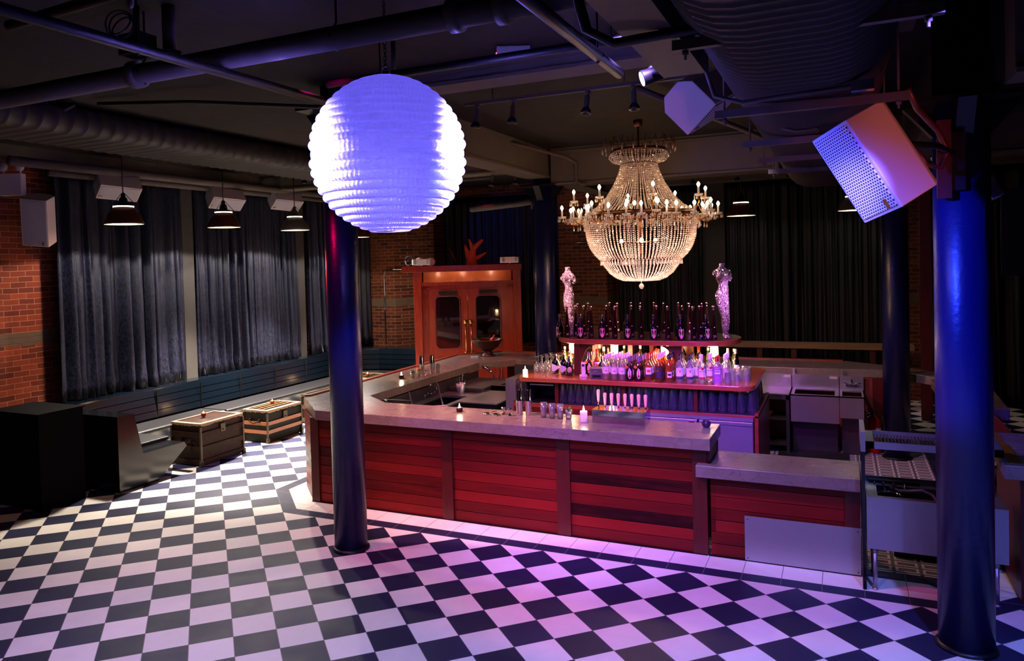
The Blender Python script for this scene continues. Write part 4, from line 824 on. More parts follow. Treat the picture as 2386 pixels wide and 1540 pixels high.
nm2 = {'winered': 'wine_bottle', 'brandy': 'golden_brandy_bottle', 'rum': 'amber_rum_bottle', 'greenb': 'green_bottle', 'whisky': 'amber_whisky_bottle', 'cognac': 'amber_cognac_bottle', 'vodka': 'clear_vodka_bottle', 'whitegin': 'pale_gin_bottle'}
for i in range(15):
    kd = kinds[i % 10]; x = 1.38 + i * .105
    if 1.70 < x < 1.86 or 1.98 < x < 2.10 or 2.43 < x < 2.58: continue
    put(kd, nm2[kd], x, 3.14 + .05 * (i % 2), Z0, 'backlit %s in the far row under the shelf, place %s' % (nm2[kd].replace('_', ' '), nth[i] if i < 13 else 'at the end'), 'backlit bottles in the far row', FACE)
put('winered', 'wine_bottle', -4.9, 8.2, .901, 'dark bottle standing on the bench shelf by the brick pier', 'far bottles', 0) if False else None

# ------------------------------------------------------------ glasses
def pint(nm='pint_glass'):
    b = MB(); pr = []; n = 9
    for i in range(n):
        z = .005 + i * .024; r = .044 - .0135 * (i / n) ** 1.5; pr += [(r, z), (r + .0022, z + .012)]
    pr += [(.031, .222), (.030, .232)]
    b.lathe(pr, n=18, cap=False).lathe([(.001, .225), (.029, .226)], n=16, cap=False)
    return b.build(nm, M['water_glass'])
pp = None; cnt = {}
def place_glass(x, y, z, label, group):
    global pp
    if pp is None: pp = pint(); pp.location = (x, y, z); tag(pp, label, 'glass', group); return
    o = pp.copy(); col.objects.link(o); o.location = (x, y, z); o['label'] = label; o['group'] = group
for bay, (x0, x1, n) in enumerate(((1.145, 1.85, 8), (1.975, 2.675, 8), (2.80, 3.32, 6))):
    for i in range(n):
        x = x0 + (x1 - x0) * i / (n - 1) + rnd.uniform(-.006, .006)
        place_glass(x, 2.352 + rnd.uniform(-.012, .012), .9155, 'upside down ribbed pint glass, %s in the %s bay under the counter' % (nth[i], nth[bay]), 'pint glasses in the %s bay' % nth[bay])
        place_glass(x + .02, 2.465, .9155, 'upside down ribbed pint glass in the second row of the %s bay, behind glass %s' % (nth[bay], nth[i]), 'pint glasses in the %s bay' % nth[bay])
for i in range(8): place_glass(3.318 - .006 * (i % 2), 2.47 + i * .13, .9155, 'upside down ribbed pint glass, %s along the open end of the ledge' % nth[i], 'pint glasses along the end ledge')
for i in range(4): place_glass(.60 + .055 * (i % 2) * 1.7 - .02, 2.37 + .09 * (i // 2), .9155, 'upside down ribbed glass under the counter by the ice bin, %s of four' % nth[i], 'pint glasses by the ice bin')
wg = None; k = 0
for j in range(4):
    for i in range(4):
        x, y = .665 + i * .082 + j * .018, 2.70 + j * .13; lab = 'upside down wine glass, row %s and place %s from the lit candle' % (nth[j], nth[i])
        if wg is None:
            t = thing('wine_glass', lab, 'glass', (0, 0, 0), 'upturned wine glasses', world=False)
            MB().lathe([(.030, 0), (.036, .03), (.037, .06), (.028, .09), (.006, .105), (.0035, .115)], n=18, cap=False).build('bowl', M['crystal_glass'], t)
            MB().lathe([(.0035, .115), (.003, .18), (.0045, .19)], n=10, cap=False).build('stem', M['crystal_glass'], t)
            MB().lathe([(.0045, .188), (.032, .194), (.033, .196), (.001, .1965)], n=18, cap=False).build('foot', M['crystal_glass'], t)
            t.location = (x, y, Z0); wg = t
        else: dup(wg, (x, y, Z0), 0, lab, 'upturned wine glasses')
tb = None; k = 0
for (x, y, z, s_) in ((3.07, 2.43, 0, 1.15), (3.15, 2.575, 0, .8), (3.10, 2.62, 0, 1.4), (3.17, 2.72, 0, 1.15), (3.25, 2.74, 0, 1.3), (3.20, 2.90, 0, 1.3), (3.22, 3.05, 0, 1.1), (3.13, 3.0, 0, 1.2), (3.25, 2.60, 0, .9), (3.12, 2.83, 0, 1.3)):
    lab = 'faceted clear tumbler upside down, %s in the cluster at the counter end' % nth[k]; k += 1
    if tb is None:
        b = MB().lathe([(.040, 0), (.0385, .03), (.032, .095), (.031, .10), (.001, .10)], n=10, smooth=False, cap=False).lathe([(.036, 0), (.0345, .03), (.029, .085), (.001, .087)], n=10, smooth=False, cap=False); tb = b.build('tumbler', M['crystal_glass']); o = tb
    else: o = tb.copy(); col.objects.link(o)
    o.location = (x, y, Z0); o.scale = (1, 1, s_); tag(o, lab, 'glass', 'faceted tumblers at the counter end')
# ------------------------------------------------------------ counter gear
t = thing('cordless_phone', 'white cordless phone standing in its charger beside the printer', 'phone', (1.37, 2.46, Z0), rot=R(24), world=False)
MB().prism(rrect(-.045, -.045, .045, .035, .015, 4), 0, .02).build('charger_base', M['white_plastic'], t)
h = MB().cbox((0, 0, .095), (.046, .022, .155), None, (R(-12), 'X')).build('handset', M['white_plastic'], t, .006)
MB().cbox((0, -.003, .135), (.032, .004, .028), None, (R(-12), 'X')).build('screen', M['lcd'], h)
b = MB()
for i in range(3):
    for j in range(4): b.cbox(((i - 1) * .012, -.017 + (j - 0) * .0035, .055 + j * .016), (.008, .003, .008), None, (R(-12), 'X'))
b.build('keypad', M['plastic'], h)
MB().ball((-.015, .012, .176), .004).build('signal_light', M['red_led'], h)
t = thing('receipt_printer', 'grey receipt printer on the counter between phone and bottles', 'printer', (1.55, 2.40, Z0), rot=R(20), world=False)
MB().add([(-.075, -.09, 0), (.075, -.09, 0), (.075, .09, 0), (-.075, .09, 0), (-.07, -.085, .06), (.07, -.085, .06), (.07, .085, .125), (-.07, .085, .125), (-.07, -.03, .115), (.07, -.03, .115)], [(0, 3, 2, 1), (0, 1, 5, 4), (4, 5, 9, 8), (8, 9, 6, 7), (3, 7, 6, 2), (0, 4, 8, 7, 3), (1, 2, 6, 9, 5)]).build('printer_body', M['plastic'], t, .004)
MB().cbox((0, -.028, .118), (.11, .006, .006)).build('paper_slot', M['sticker'], t); MB().box(-.05, -.094, .015, .05, -.089, .045).build('front_panel', M['black'], t)
text('EPSON', .012, M['sticker'], t, (-.01, -.0635, .088), (R(45), 0, 0))
def candle(x, y, z, kind, label, light=True, grp='lit candles on the bar'):
    t = thing('pillar_candle', label, 'candle', (x, y, z), grp)
    if kind == 'white': MB().lathe([(.034, 0), (.036, .004), (.036, .10), (.032, .103), (.03, .094), (.001, .092)], (x, y, z), 24, cap=False).build('candle_holder', M['wax'], t); fz = .094
    elif kind == 'dark': MB().lathe([(.028, 0), (.036, .012), (.038, .032), (.033, .05), (.03, .05), (.033, .032), (.03, .02)], (x, y, z), 24, cap=False).build('candle_holder', M['bottle_cloth'], t); fz = .03
    else: MB().lathe([(.028, 0), (.03, .005), (.03, .075), (.027, .078)], (x, y, z), 24, cap=False).build('glass_holder', M['glow'], t); MB().lathe([(.031, 0), (.031, .014), (.001, .014)], (x, y, z), 24, cap=False).build('glass_foot', M['glass'], t); fz = .06
    MB().lathe([(.001, 0), (.009, .012), (.010, .022), (.005, .042), (.0005, .062)], (x, y, z + fz), 12).build('flame', M['flame'], t)
    point('candle_light', (x, y, z + fz + .05), 2.2, WARM, .02)
BT = 1.0703
candle(1.924, .70, BT, 'white', 'white pillar candle burning beside the beer taps'); candle(.523, .75, BT, 'dark', 'dark round votive burning by the bar top joint'); candle(-1.34, 2.64, BT, 'dark', 'burning votive on the far bar arm beside the garnish glasses'); candle(.665, 2.31, Z0, 'glass', 'glowing glass votive on the rounded counter corner by the wine glasses')
t = thing('purple_bowl', 'small dark purple round bowl near the end of the bar top', 'bowl', (3.08, .80, BT))
MB().lathe([(.022, 0), (.036, .012), (.041, .035), (.034, .062), (.030, .062), (.036, .035), (.02, .012), (.001, .01)], (3.08, .80, BT), 24, cap=False).build('bowl_shell', plain('purple_glaze', L(52, 24, 52), .12), t)
sk = None
for (x, y, z, lab) in ((1.194, .815, BT, 'steel cocktail shaker on the bar beside the jigger'), (1.290, .822, BT, 'steel cocktail shaker on the bar nearest the orange garnish'), (-1.256, 3.075, BT, 'steel shaker on the far bar arm beside the orange garnish'), (-1.149, 3.19, BT, 'steel shaker on the far bar arm beside the rosemary glass')):
    if sk is None:
        t = thing('cocktail_shaker', lab, 'shaker', (x, y, z), 'steel cocktail shakers', world=False)
        MB().lathe([(.001, .001), (.029, .001), (.031, .004), (.040, .145), (.041, .15)], n=28, cap=False).build('tin', M['chrome'], t)
        MB().lathe([(.0395, .14), (.0385, .152), (.029, .255), (.0285, .265), (.027, .267), (.001, .262)], n=28, cap=False).build('top_tin', M['mirror'], t); sk = t; t.rotation_euler = (0, 0, 0)
    else: o = dup(sk, (x, y, z), 0, lab, 'steel cocktail shakers')
jg = None
for (x, y, z, lab) in ((1.031, .765, BT, 'double ended steel jigger beside the strainers'), (1.125, .72, BT, 'double ended steel jigger beside the shakers'), (-1.138, 2.985, BT, 'small steel jigger on the far bar arm')):
    if jg is None: jg = MB().lathe([(.001, .02), (.019, 0), (.0195, .004), (.006, .034), (.006, .040), (.022, .058), (.0215, .078), (.019, .078), (.018, .06), (.001, .045)], n=22, cap=False).build('jigger', M['chrome']); o = jg
    else: o = jg.copy(); col.objects.link(o)
    o.location = (x, y, z); tag(o, lab, 'jigger', 'steel jiggers')
for (x, y, a, lab) in ((.858, .735, 30, 'bar strainer lying flat, first beyond the votive'), (.970, .72, 10, 'bar strainer lying flat beside the jigger')):
    t = thing('bar_strainer', lab, 'strainer', (x, y, BT), 'bar strainers', R(a), world=False)
    MB().torus((0, 0, .008), .036, .0065, 28, 6).build('coil', M['chrome'], t); MB().lathe([(.001, .012), (.03, .012), (.03, .014), (.001, .014)], n=24).build('plate', M['mirror'], t); MB().tube([(.02, 0, .014), (.05, 0, .022), (.10, 0, .03)], .005).build('handle', M['brass'], t)
gg = None
def garnish(x, y, z, label, what, h=.155):
    t = thing('garnish_glass', label, 'glass', (x, y, z), 'garnish glasses', world=False)
    MB().lathe([(.001, .012), (.024, .012), (.024, 0), (.0265, .0), (.036, h), (.034, h), (.026, .016)], n=22, cap=False).build('glass_cup', M['crystal_glass'], t)
    if what == 'orange':
        for i in range(4): MB().torus((0, 0, 0), .020, .008, 18, 6, Matrix.Translation((rnd.uniform(-.006, .006), 0, .045 + i * .030)) @ Matrix.Rotation(R(50 + i * 35), 4, 'X') @ Matrix.Rotation(R(i * 50), 4, 'Y'), .5).build('orange_slice', M['orange'], t)
        MB().cyl((0, 0, .02), (0, 0, .11), .018, .026).build('orange_pieces', M['orange'], t)
    elif what == 'lime':
        MB().cyl((0, 0, .02), (0, 0, .10), .02, .03).build('ice_fill', M['crystal'], t); MB().torus((.008, -.01, .115), .018, .006, 16, 6).build('lime_curl', M['lime'], t)
    else:
        b = MB()
        for i in range(46):
            a, e, l = rnd.uniform(0, 6.28), rnd.uniform(.2, 1.3), rnd.uniform(.03, .075); p = Vector((0, 0, h * rnd.uniform(.3, .85))); d = Vector((math.cos(a) * math.cos(e), math.sin(a) * math.cos(e), math.sin(e))); s_ = d.cross(Vector((0, 0, 1))).normalized() * (.010 if what == 'mint' else .0035)
            q = p + d * l * .55; u = p + d * l; b.add([tuple(p), tuple(q + s_), tuple(u), tuple(q - s_)], [(0, 1, 2, 3)])
        b.build('herb_sprigs', M['leaf'], t)
        if what == 'mint': MB().torus((.02, 0, h * .95), .016, .004, 14, 5).build('lime_curl', M['lime'], t)
    return t
garnish(1.485, .75, BT, 'tall shot glass packed with orange slices, first after the shakers', 'orange'); garnish(1.580, .737, BT, 'tall shot glass packed with orange slices, beside the clear one', 'orange', .15); garnish(1.665, .74, BT, 'tall clear glass holding a strip of peel', 'lime', .15); garnish(1.752, .745, BT, 'short glass stuffed with mint beside the white candle', 'mint', .10)
garnish(-1.225, 2.75, BT, 'short glass of mint on the far bar arm by the votive', 'mint', .10); garnish(-1.215, 2.90, BT, 'glass of orange peel on the far bar arm', 'orange', .10); garnish(-1.11, 3.29, BT, 'glass of rosemary sprigs on the far bar arm', 'rosemary', .12)
t = thing('beer_tap_drain', 'polished steel beer tap box with a row of wooden tap handles', 'beer tap', (2.28, .78, BT))
MB().box(2.02, .665, BT, 2.535, .90, BT + .125).build('tap_box', M['mirror'], t, .003)
MB().box(2.02, .655, BT + .125, 2.54, .91, BT + .132).build('box_lid', M['mirror'], t)
for i in range(8):
    x = 2.03 + i * .0675; y = .86; z = BT + .132 + (.03 if i == 0 else 0)
    hdl = sub(MB().lathe([(.001, .0), (.010, .0), (.0125, .02), (.0185, .10), (.017, .118), (.010, .124), (.001, .126)], (x, y, z + .01), 16, cap=False).build('tap_handle', M['blonde'], t))
    MB().cyl((x, y, BT + .13), (x, y, z + .012), .008).build('tap_ferrule', M['chrome'], hdl)
t = thing('pedestal_bowl', 'large dark pedestal bowl of bottles on the far bar corner', 'bowl', (-1.2, 5.25, BT))
MB().lathe([(.13, 0), (.135, .012), (.09, .04), (.075, .08), (.10, .10), (.20, .17), (.235, .25), (.27, .275), (.268, .285), (.225, .262), (.19, .18), (.001, .12)], (-1.2, 5.25, BT), 36, cap=False).build('bowl_shell', M['bottle_cloth'], t)
MB().torus((-1.2, 5.25, BT + .28), .266, .008, 40, 6).build('rim', M['bronze'], t)
for i, (dx, dy, a, mt, w_) in enumerate(((-.10, 0, -50, 'green', 'green bottle leaning in the pedestal bowl'), (.02, .05, 30, 'cap_red', 'red bottle lying in the pedestal bowl'), (.10, -.04, 55, 'cap_white', 'white necked bottle leaning in the pedestal bowl'), (-.17, .05, -70, 'champ', 'black bottle leaning over the pedestal bowl rim'))):
    mm = Matrix.Translation((-1.2 + dx, 5.25 + dy, BT + .20)) @ Matrix.Rotation(R(a), 4, 'Y')
    o = MB().lathe([(.001, 0), (.03, 0), (.03, .09), (.012, .13), (.012, .18), (.001, .18)], n=14, mat=mm, cap=False).build('leaning_bottle', M[mt]); tag(o, w_, 'bottle', 'bottles in the pedestal bowl')
o = MB().cbox((-1.33, 5.0, BT + .012), (.12, .05, .022), None, (R(30), 'Z')).build('folded_cloth', plain('pale_cloth', L(150, 190, 210), .8)); tag(o, 'small folded pale cloth beside the pedestal bowl', 'cloth')

# ------------------------------------------------------------ under-bar steel along the far arm
t = thing('underbar_sink', 'long stainless underbar sink unit inside the far bar arm', 'sink', (-.7, 2.6, 0))
MB().box(-.98, 1.55, .50, -.955, 4.35, .955).build('splash_back', M['steel_dark'], t)
MB().loop([(-.955, 1.55), (-.42, 1.55), (-.42, 3.30), (-.955, 3.30)], [(-.88, 1.9), (-.50, 1.9), (-.50, 3.0), (-.88, 3.0)], .77, .80).build('rim', M['steel'], t)
MB().box(-.88, 1.9, .55, -.50, 3.0, .56).box(-.43, 1.55, .50, -.42, 3.30, .78).build('basin', M['steel_dark'], t)
MB().box(-.955, 3.32, .0, -.40, 4.30, .86).build('drain_board', M['steel_dark'], t, .01)
t = thing('bar_faucet', 'chrome gooseneck faucet with two handles at the underbar sink', 'faucet', (-.9, 2.6, .80))
MB().tube([(-.93, 2.62, .86), (-.90, 2.62, .95), (-.86, 2.62, 1.0), (-.80, 2.62, 1.0), (-.775, 2.62, .97), (-.77, 2.62, .93)], .012).build('spout', M['chrome'], t)
for y in (2.53, 2.71): MB().cyl((-.93, y, .86), (-.89, y, .87), .022).cyl((-.89, y, .87), (-.86, y + .03, .90), .008).build('handle', M['chrome'], t)
t = thing('utensil_bucket', 'steel bucket of bar spoons in a wire holder', 'bucket', (-.72, 3.18, .86))
MB().lathe([(.05, 0), (.07, .13), (.073, .13), (.052, .0)], (-.72, 3.25, .803), 20, cap=False).build('bucket_shell', M['steel'], t)
b = MB()
for a, l in ((20, .24), (-10, .2), (40, .16), (-30, .18)): b.tube([(-.72, 3.25, .83), (-.72 + .12 * math.sin(R(a)), 3.25, .83 + l)], .006)
b.build('bar_spoons', M['chrome'], t)
for (p, q, lab) in (((-.82, 1.33, 1.03), (-.55, 1.30, .96), 'chrome soda gun hanging at the corner under the bar top'), ((-.93, 4.48, 1.02), (-.75, 4.40, .93), 'chrome soda gun with looped hose at the far inner corner')):
    t = thing('soda_gun', lab, 'soda gun', p, 'soda guns'); p, q = Vector(p), Vector(q)
    MB().tube([p, p * .6 + q * .4, q], [.016, .024, .018]).build('gun_body', M['chrome'], t)
    MB().tube([q, q + Vector((.10, -.05, -.12)), q + Vector((.16, -.06, -.06)), q + Vector((.10, .1, .06)), p], .010).build('gun_hose', M['wire'], t)
for pts, lab in (([(-.96, 2.95, 1.0), (-.90, 2.9, .95), (-.7, 2.6, .84), (-.5, 2.3, .78), (-.46, 2.1, .74)], 'clear hose sagging across the underbar sink'), ([(-.96, 2.2, .98), (-.88, 2.1, .88), (-.72, 1.95, .80), (-.55, 1.85, .78)], 'short pale hose beside the faucet'), ([(-.8, 1.9, .78), (-.4, 1.7, .90), (-.1, 1.6, .95), (.3, 1.9, .5)], 'red hose rising behind the bar votive')):
    o = MB().tube(pts, .009).build('drain_tube', M['hose']); tag(o, lab, 'hose')
t = thing('ice_bin', 'stainless ice bin with sloping splash side behind the bar', 'ice bin', (.1, 3.6, 0))
MB().add([(x, y, z) for x in (.33, .47) for y, z in ((2.45, 0), (4.6, 0), (4.6, 1.12), (2.9, 1.16), (2.45, 1.16))], [(0, 1, 2, 3, 4), (5, 9, 8, 7, 6), (0, 4, 9, 5), (4, 3, 8, 9), (3, 2, 7, 8), (1, 6, 7, 2)]).build('side_panel', M['steel'], t)
MB().box(-.40, 3.6, .70, .33, 4.45, .74).loop([(-.4, 3.6), (.33, 3.6), (.33, 4.45), (-.4, 4.45)], [(-.3, 3.7), (.23, 3.7), (.23, 4.35), (-.3, 4.35)], .74, .86).box(-.4, 3.6, .40, .33, 3.62, .86).build('bin_body', M['steel_dark'], t)
MB().box(-.38, 4.451, .5, .33, 4.475, 1.06).build('splash_back', M['steel_dark'], t)
o = MB().box(-.28, 4.88, .75, -.05, 4.895, .92).build('gold_panel', M['gold_tape']); tag(o, 'small yellowish board on the inner bar wall behind the ice bin', 'board')
t = thing('low_refrigerator', 'black front underbar cooler below the sink unit', 'fridge', (-.35, 1.6, 0))
MB().box(-.38, 2.55, .05, .14, 3.45, .80).build('cooler_body', M['black'], t); MB().box(-.40, 2.53, .80, .16, 3.47, .815).build('cooler_top', M['steel'], t)

# ------------------------------------------------------------ steel sinks on the far side
t = thing('ice_well', 'wide stainless ice well with tall splash back on the far counter wall', 'sink', (3.9, 4.6, 0))
MB().box(3.60, 4.40, .44, 4.19, 4.42, .80).box(3.60, 4.40, .44, 3.61, 4.98, .80).build('front_apron', M['steel'], t)
MB().loop([(3.60, 4.40), (4.19, 4.40), (4.19, 4.98), (3.60, 4.98)], [(3.65, 4.46), (4.14, 4.46), (4.14, 4.88), (3.65, 4.88)], .785, .80).build('rim', M['steel'], t)
MB().box(3.60, 4.965, .80, 4.19, 4.985, .99).build('splash_back', M['steel'], t); MB().box(3.65, 4.46, .5, 4.14, 4.88, .51).build('well_bottom', M['black'], t); MB().box(3.62, 4.62, .0, 4.17, 4.64, .45).build('base_panel', M['steel_dark'], t)
MB().box(4.08, 4.961, .94, 4.17, 4.966, .975).build('notice', M['sticker'], t)
t = thing('hand_sink', 'small stainless hand sink with wall faucet beside the ice well', 'sink', (4.35, 4.6, 0))
MB().box(4.20, 4.40, .52, 4.49, 4.42, .80).box(4.48, 4.40, .52, 4.49, 4.98, .80).build('front_apron', M['steel'], t)
MB().loop([(4.20, 4.40), (4.49, 4.40), (4.49, 4.98), (4.20, 4.98)], [(4.23, 4.45), (4.46, 4.45), (4.46, 4.86), (4.23, 4.86)], .785, .80).build('rim', M['steel'], t)
MB().box(4.20, 4.965, .80, 4.49, 4.985, .99).build('splash_back', M['steel'], t); MB().box(4.22, 4.62, 0, 4.48, 4.64, .53).build('base_panel', M['steel_dark'], t); MB().box(4.23, 4.45, .6, 4.46, 4.86, .61).build('basin', M['steel_dark'], t)
f = sub(MB().cbox((4.345, 4.945, .87), (.14, .04, .035)).tube([(4.345, 4.93, .88), (4.345, 4.90, .95), (4.345, 4.86, .95), (4.345, 4.84, .90)], .011).build('faucet', M['chrome'], t, 0))
for s_ in (-1, 1): MB().tube([(4.345 + s_ * .055, 4.93, .88), (4.345 + s_ * .06, 4.90, .90), (4.345 + s_ * .11, 4.88, .91)], .008).build('faucet_handle', M['chrome'], f)
t = thing('drain_board_unit', 'stainless drainboard cabinet with open shelf beside the ice well', 'cabinet', (3.3, 4.6, 0))
MB().box(3.05, 4.40, .785, 3.59, 4.98, .80).box(3.05, 4.965, .80, 3.59, 4.985, .99).build('drain_top', M['steel'], t); MB().box(3.05, 4.41, .72, 3.59, 4.43, .785).box(3.55, 4.41, 0, 3.59, 4.96, .785).box(3.05, 4.41, 0, 3.08, 4.96, .785).build('cabinet_frame', M['steel_dark'], t)
for z in (.10, .44): MB().box(3.08, 4.43, z, 3.55, 4.95, z + .015).build('shelf_board', M['steel_dark'], t)
MB().box(3.50, 4.961, .94, 3.58, 4.966, .975).build('notice', M['sticker'], t)
o = MB().lathe([(.03, 0), (.05, .03), (.055, .08), (.05, .08), (.045, .03), (.001, .01)], (3.32, 4.6, .455), 18, cap=False).build('small_bucket', M['terra']); tag(o, 'small reddish bucket on the open cabinet shelf', 'bucket')
t = thing('rear_bar_frame', 'steel framed panel openings under the far stone counter', 'bar', (3.8, 5.0, .99))
for x0, x1 in ((3.0, 3.57), (3.61, 4.17), (4.21, 4.48)):
    MB().loop([(x0, 4.99), (x1, 4.99), (x1, 5.0), (x0, 5.0)], [(x0, 5.0), (x1, 5.0), (x1, 5.01), (x0, 5.01)], .93, .965).box(x0, 4.985, .99, x0 + .03, 5.0, 1.07).build('opening_frame', M['steel'], t)
MB().box(-.5, 5.03, 0, 4.6, 5.06, .962).build('inner_wall_panel', M['mahog_x'], t)
MB().box(4.55, 5.035, 0, 4.75, 5.06, .962).build('end_board', M['mahog_z'], t)
t = thing('fire_extinguisher', 'red fire extinguisher standing on the floor beside the blue column', 'fire extinguisher', (4.62, 4.78, 0))
MB().lathe([(.001, .0), (.07, .0), (.075, .02), (.075, .40), (.06, .45), (.025, .475), (.022, .49)], (4.62, 4.84, 0.001), 24, cap=False).build('cylinder', M['ext_red'], t)
MB().tube([(4.62, 4.84, .50), (4.56, 4.81, .53), (4.50, 4.79, .54)], .011).tube([(4.62, 4.84, .50), (4.56, 4.81, .50), (4.51, 4.79, .475)], .010).cyl((4.62, 4.84, .48), (4.62, 4.84, .52), .02).build('lever', M['chrome'], t)
MB().tube([(4.63, 4.84, .50), (4.70, 4.80, .50), (4.72, 4.78, .35), (4.71, 4.78, .2)], .013).build('hose', M['rubber'], t)
MB().add([(4.62 + .0765 * math.cos(a), 4.84 + .0765 * math.sin(a), z) for a in (R(-95), R(-75), R(-55), R(-35)) for z in (.22, .34)], [(0, 2, 3, 1), (2, 4, 5, 3), (4, 6, 7, 5)]).build('label', M['sticker'], t)
# ------------------------------------------------------------ drink rail behind
t = thing('drink_rail', 'long weathered stone topped rail on wooden posts in front of the black drapes', 'rail', (3.7, 8.0, 0))
MB().box(.9, 7.98, 1.0, 5.32, 8.32, 1.085).build('rail_top', M['rail_wood'], t, .004)
for x in (1.4, 2.85, 3.42, 4.66): MB().box(x, 8.08, 0, x + .09, 8.17, 1.0).build('post', M['mahog_z'], t)
# ------------------------------------------------------------ mosaic figures
def figure(label, x, y, z, rot, mirror, full):
    t = thing('mosaic_mannequin', label, 'mannequin', (x, y, z), 'mirror mosaic mannequins', rot, world=False)
    b = MB()
    def loft(rings, n=20, top=True):
        v = []; f = []
        for (zz, cx, cy, rx, ry) in rings:
            for i in range(n):
                a = 2 * math.pi * i / n; v.append((mirror * (cx + rx * math.cos(a)), cy + ry * math.sin(a), zz))
        for j in range(len(rings) - 1):
            for i in range(n): f.append((j * n + i, j * n + (i + 1) % n, (j + 1) * n + (i + 1) % n, (j + 1) * n + i))
        f.append(tuple(range(n))[::-1]); f.append(tuple((len(rings) - 1) * n + i for i in range(n))); b.add(v, f, True)
    loft([(.88, .0, 0, .036, .034), (.845, .0, .0, .032, .032), (.825, -.002, .005, .045, .036), (.80, -.004, .008, .082, .044), (.765, -.004, .006, .088, .05), (.73, 0, -.004, .080, .062), (.695, .002, -.006, .074, .060), (.66, .008, 0, .062, .048), (.62, .014, .004, .054, .042), (.58, .012, .006, .062, .048), (.54, .0, .010, .074, .060), (.50, -.004, .012, .078, .064), (.46, -.002, .010, .076, .060), (.43, .0, .006, .070, .054)])
    for s_, dx in ((-1, -.012), (1, .012)):
        loft([(.48, -.002 + s_ * .034, .008, .042, .054), (.40, .004 + s_ * .031, .004, .041, .050), (.32, .016 + s_ * .026, .0, .035, .042), (.25, .028 + s_ * .022, -.004, .028, .034), (.19, .032 + s_ * .021, .006, .029, .036), (.12, .032 + s_ * .019, .008, .024, .028), (.065, .030 + s_ * .017, .004, .017, .020), (.035, .032 + s_ * .018, -.006, .020, .030), (.012, .036 + s_ * .020, -.022, .021, .044), (.002, .038 + s_ * .020, -.026, .018, .040)], 14)
    for s_ in (-1, 1):
        mm = Matrix.Translation((mirror * (s_ * .036), -.052, .735)); b.lathe([(.034 * math.sin(math.pi * j / 6), -.034 * math.cos(math.pi * j / 6)) for j in range(7)], n=12, mat=mm, cap=False)
    pts = [(mirror * .07, 0, .79), (mirror * .098, .02, .74), (mirror * .108, .03, .70), (mirror * .088, .03, .665)]
    b.tube(pts, [.030, .026, .022, .018], 10)
    b.tube([(mirror * -.07, 0, .79), (mirror * -.088, .012, .755), (mirror * -.082, .02, .73)], [.032, .027, .016], 10)
    o = b.build('mosaic_body', M['mosaic'], t); r = o.modifiers.new('fuse', 'REMESH'); r.mode = 'VOXEL'; r.voxel_size = 0.007; r.use_smooth_shade = True
    s_ = o.modifiers.new('smooth', 'SMOOTH'); s_.factor = 0.6; s_.iterations = 4
    return t
figure('gold lit headless mirror mosaic mannequin in profile at the shelf end over the wine glasses', 1.085, 2.80, SHELF, R(26 - 62), 1, True)
figure('violet lit headless mirror mosaic mannequin facing the room at the open shelf end', 2.98, 2.80, SHELF, R(26), 1, True)

# ============================================================ GLOBE LAMP
BC = Vector((1.735, -2.50, 3.345)); BR = .475
t = thing('ribbed_globe', 'huge ribbed clear globe glowing blue on a chain over the floor', 'globe lamp', tuple(BC))
prof = []; N = 23
for i in range(N):
    a0, a1 = math.pi * (0.06 + .88 * i / N), math.pi * (0.06 + .88 * (i + 1) / N)
    for k in range(6):
        a = a0 + (a1 - a0) * k / 6; bul = .022 * abs(math.sin(math.pi * k / 6)) ** .7 * (0.3 if i == 11 else 1)
        prof.append(((BR - .014 + bul) * math.sin(a), -(BR - .014 + bul) * math.cos(a)))
MB().lathe(prof, tuple(BC), 96, cap=False).build('ribbed_shell', M['ball'], t)
MB().lathe([(.001, .455), (.085, .455), (.09, .462), (.05, .478), (.02, .485), (.001, .487)], tuple(BC), 32, cap=False).build('top_cap', M['iron'], t)
MB().lathe([(.001, -.47), (.088, -.468), (.088, -.46), (.001, -.458)], tuple(BC), 32, cap=False).build('bottom_cap', M['iron'], t)
z = BC.z + .487; k = 0
MB().torus((BC.x, BC.y, 0), .03, .004, 20, 6, Matrix.Translation((BC.x, BC.y, z + .025)) @ Matrix.Rotation(R(90), 4, 'X') @ Matrix.Translation((-BC.x, -BC.y, 0))).build('hanging_ring', M['chrome'], t)
ch = MB(); zz = z + .055
while zz < CZ:
    mm = Matrix.Translation((BC.x, BC.y, zz)) @ Matrix.Rotation(R(90) * (k % 2), 4, 'Z') @ Matrix.Rotation(R(90), 4, 'X') @ Matrix.Scale(1.5, 4, (0, 1, 0)); ch.torus((0, 0, 0), .010, .0028, 12, 5, mm); zz += .0235; k += 1
ch.build('chain', M['iron'], t)
spot('globe_beam_a', (3.19, -2.10, 3.55), (1.85, -2.4, 3.30), 5200, (0.20, 0.16, 1.0), 32, 0.5, 0.05)
spot('globe_beam_b', (0.55, -3.55, 3.45), (1.60, -2.6, 3.28), 4200, (0.20, 0.16, 1.0), 34, 0.5, 0.05)
spot('globe_fill_below', (1.0, 0.45, 1.25), (1.7, -2.4, 3.25), 3000, (0.22, 0.17, 1.0), 19, 0.5, 0.05)  # added free-floating spot to brighten the globe's underside, no fixture on the bar
point('globe_inner_lamp', (BC.x, BC.y + .05, BC.z - .16), 7, (0.16, 0.12, 1.0), .10)

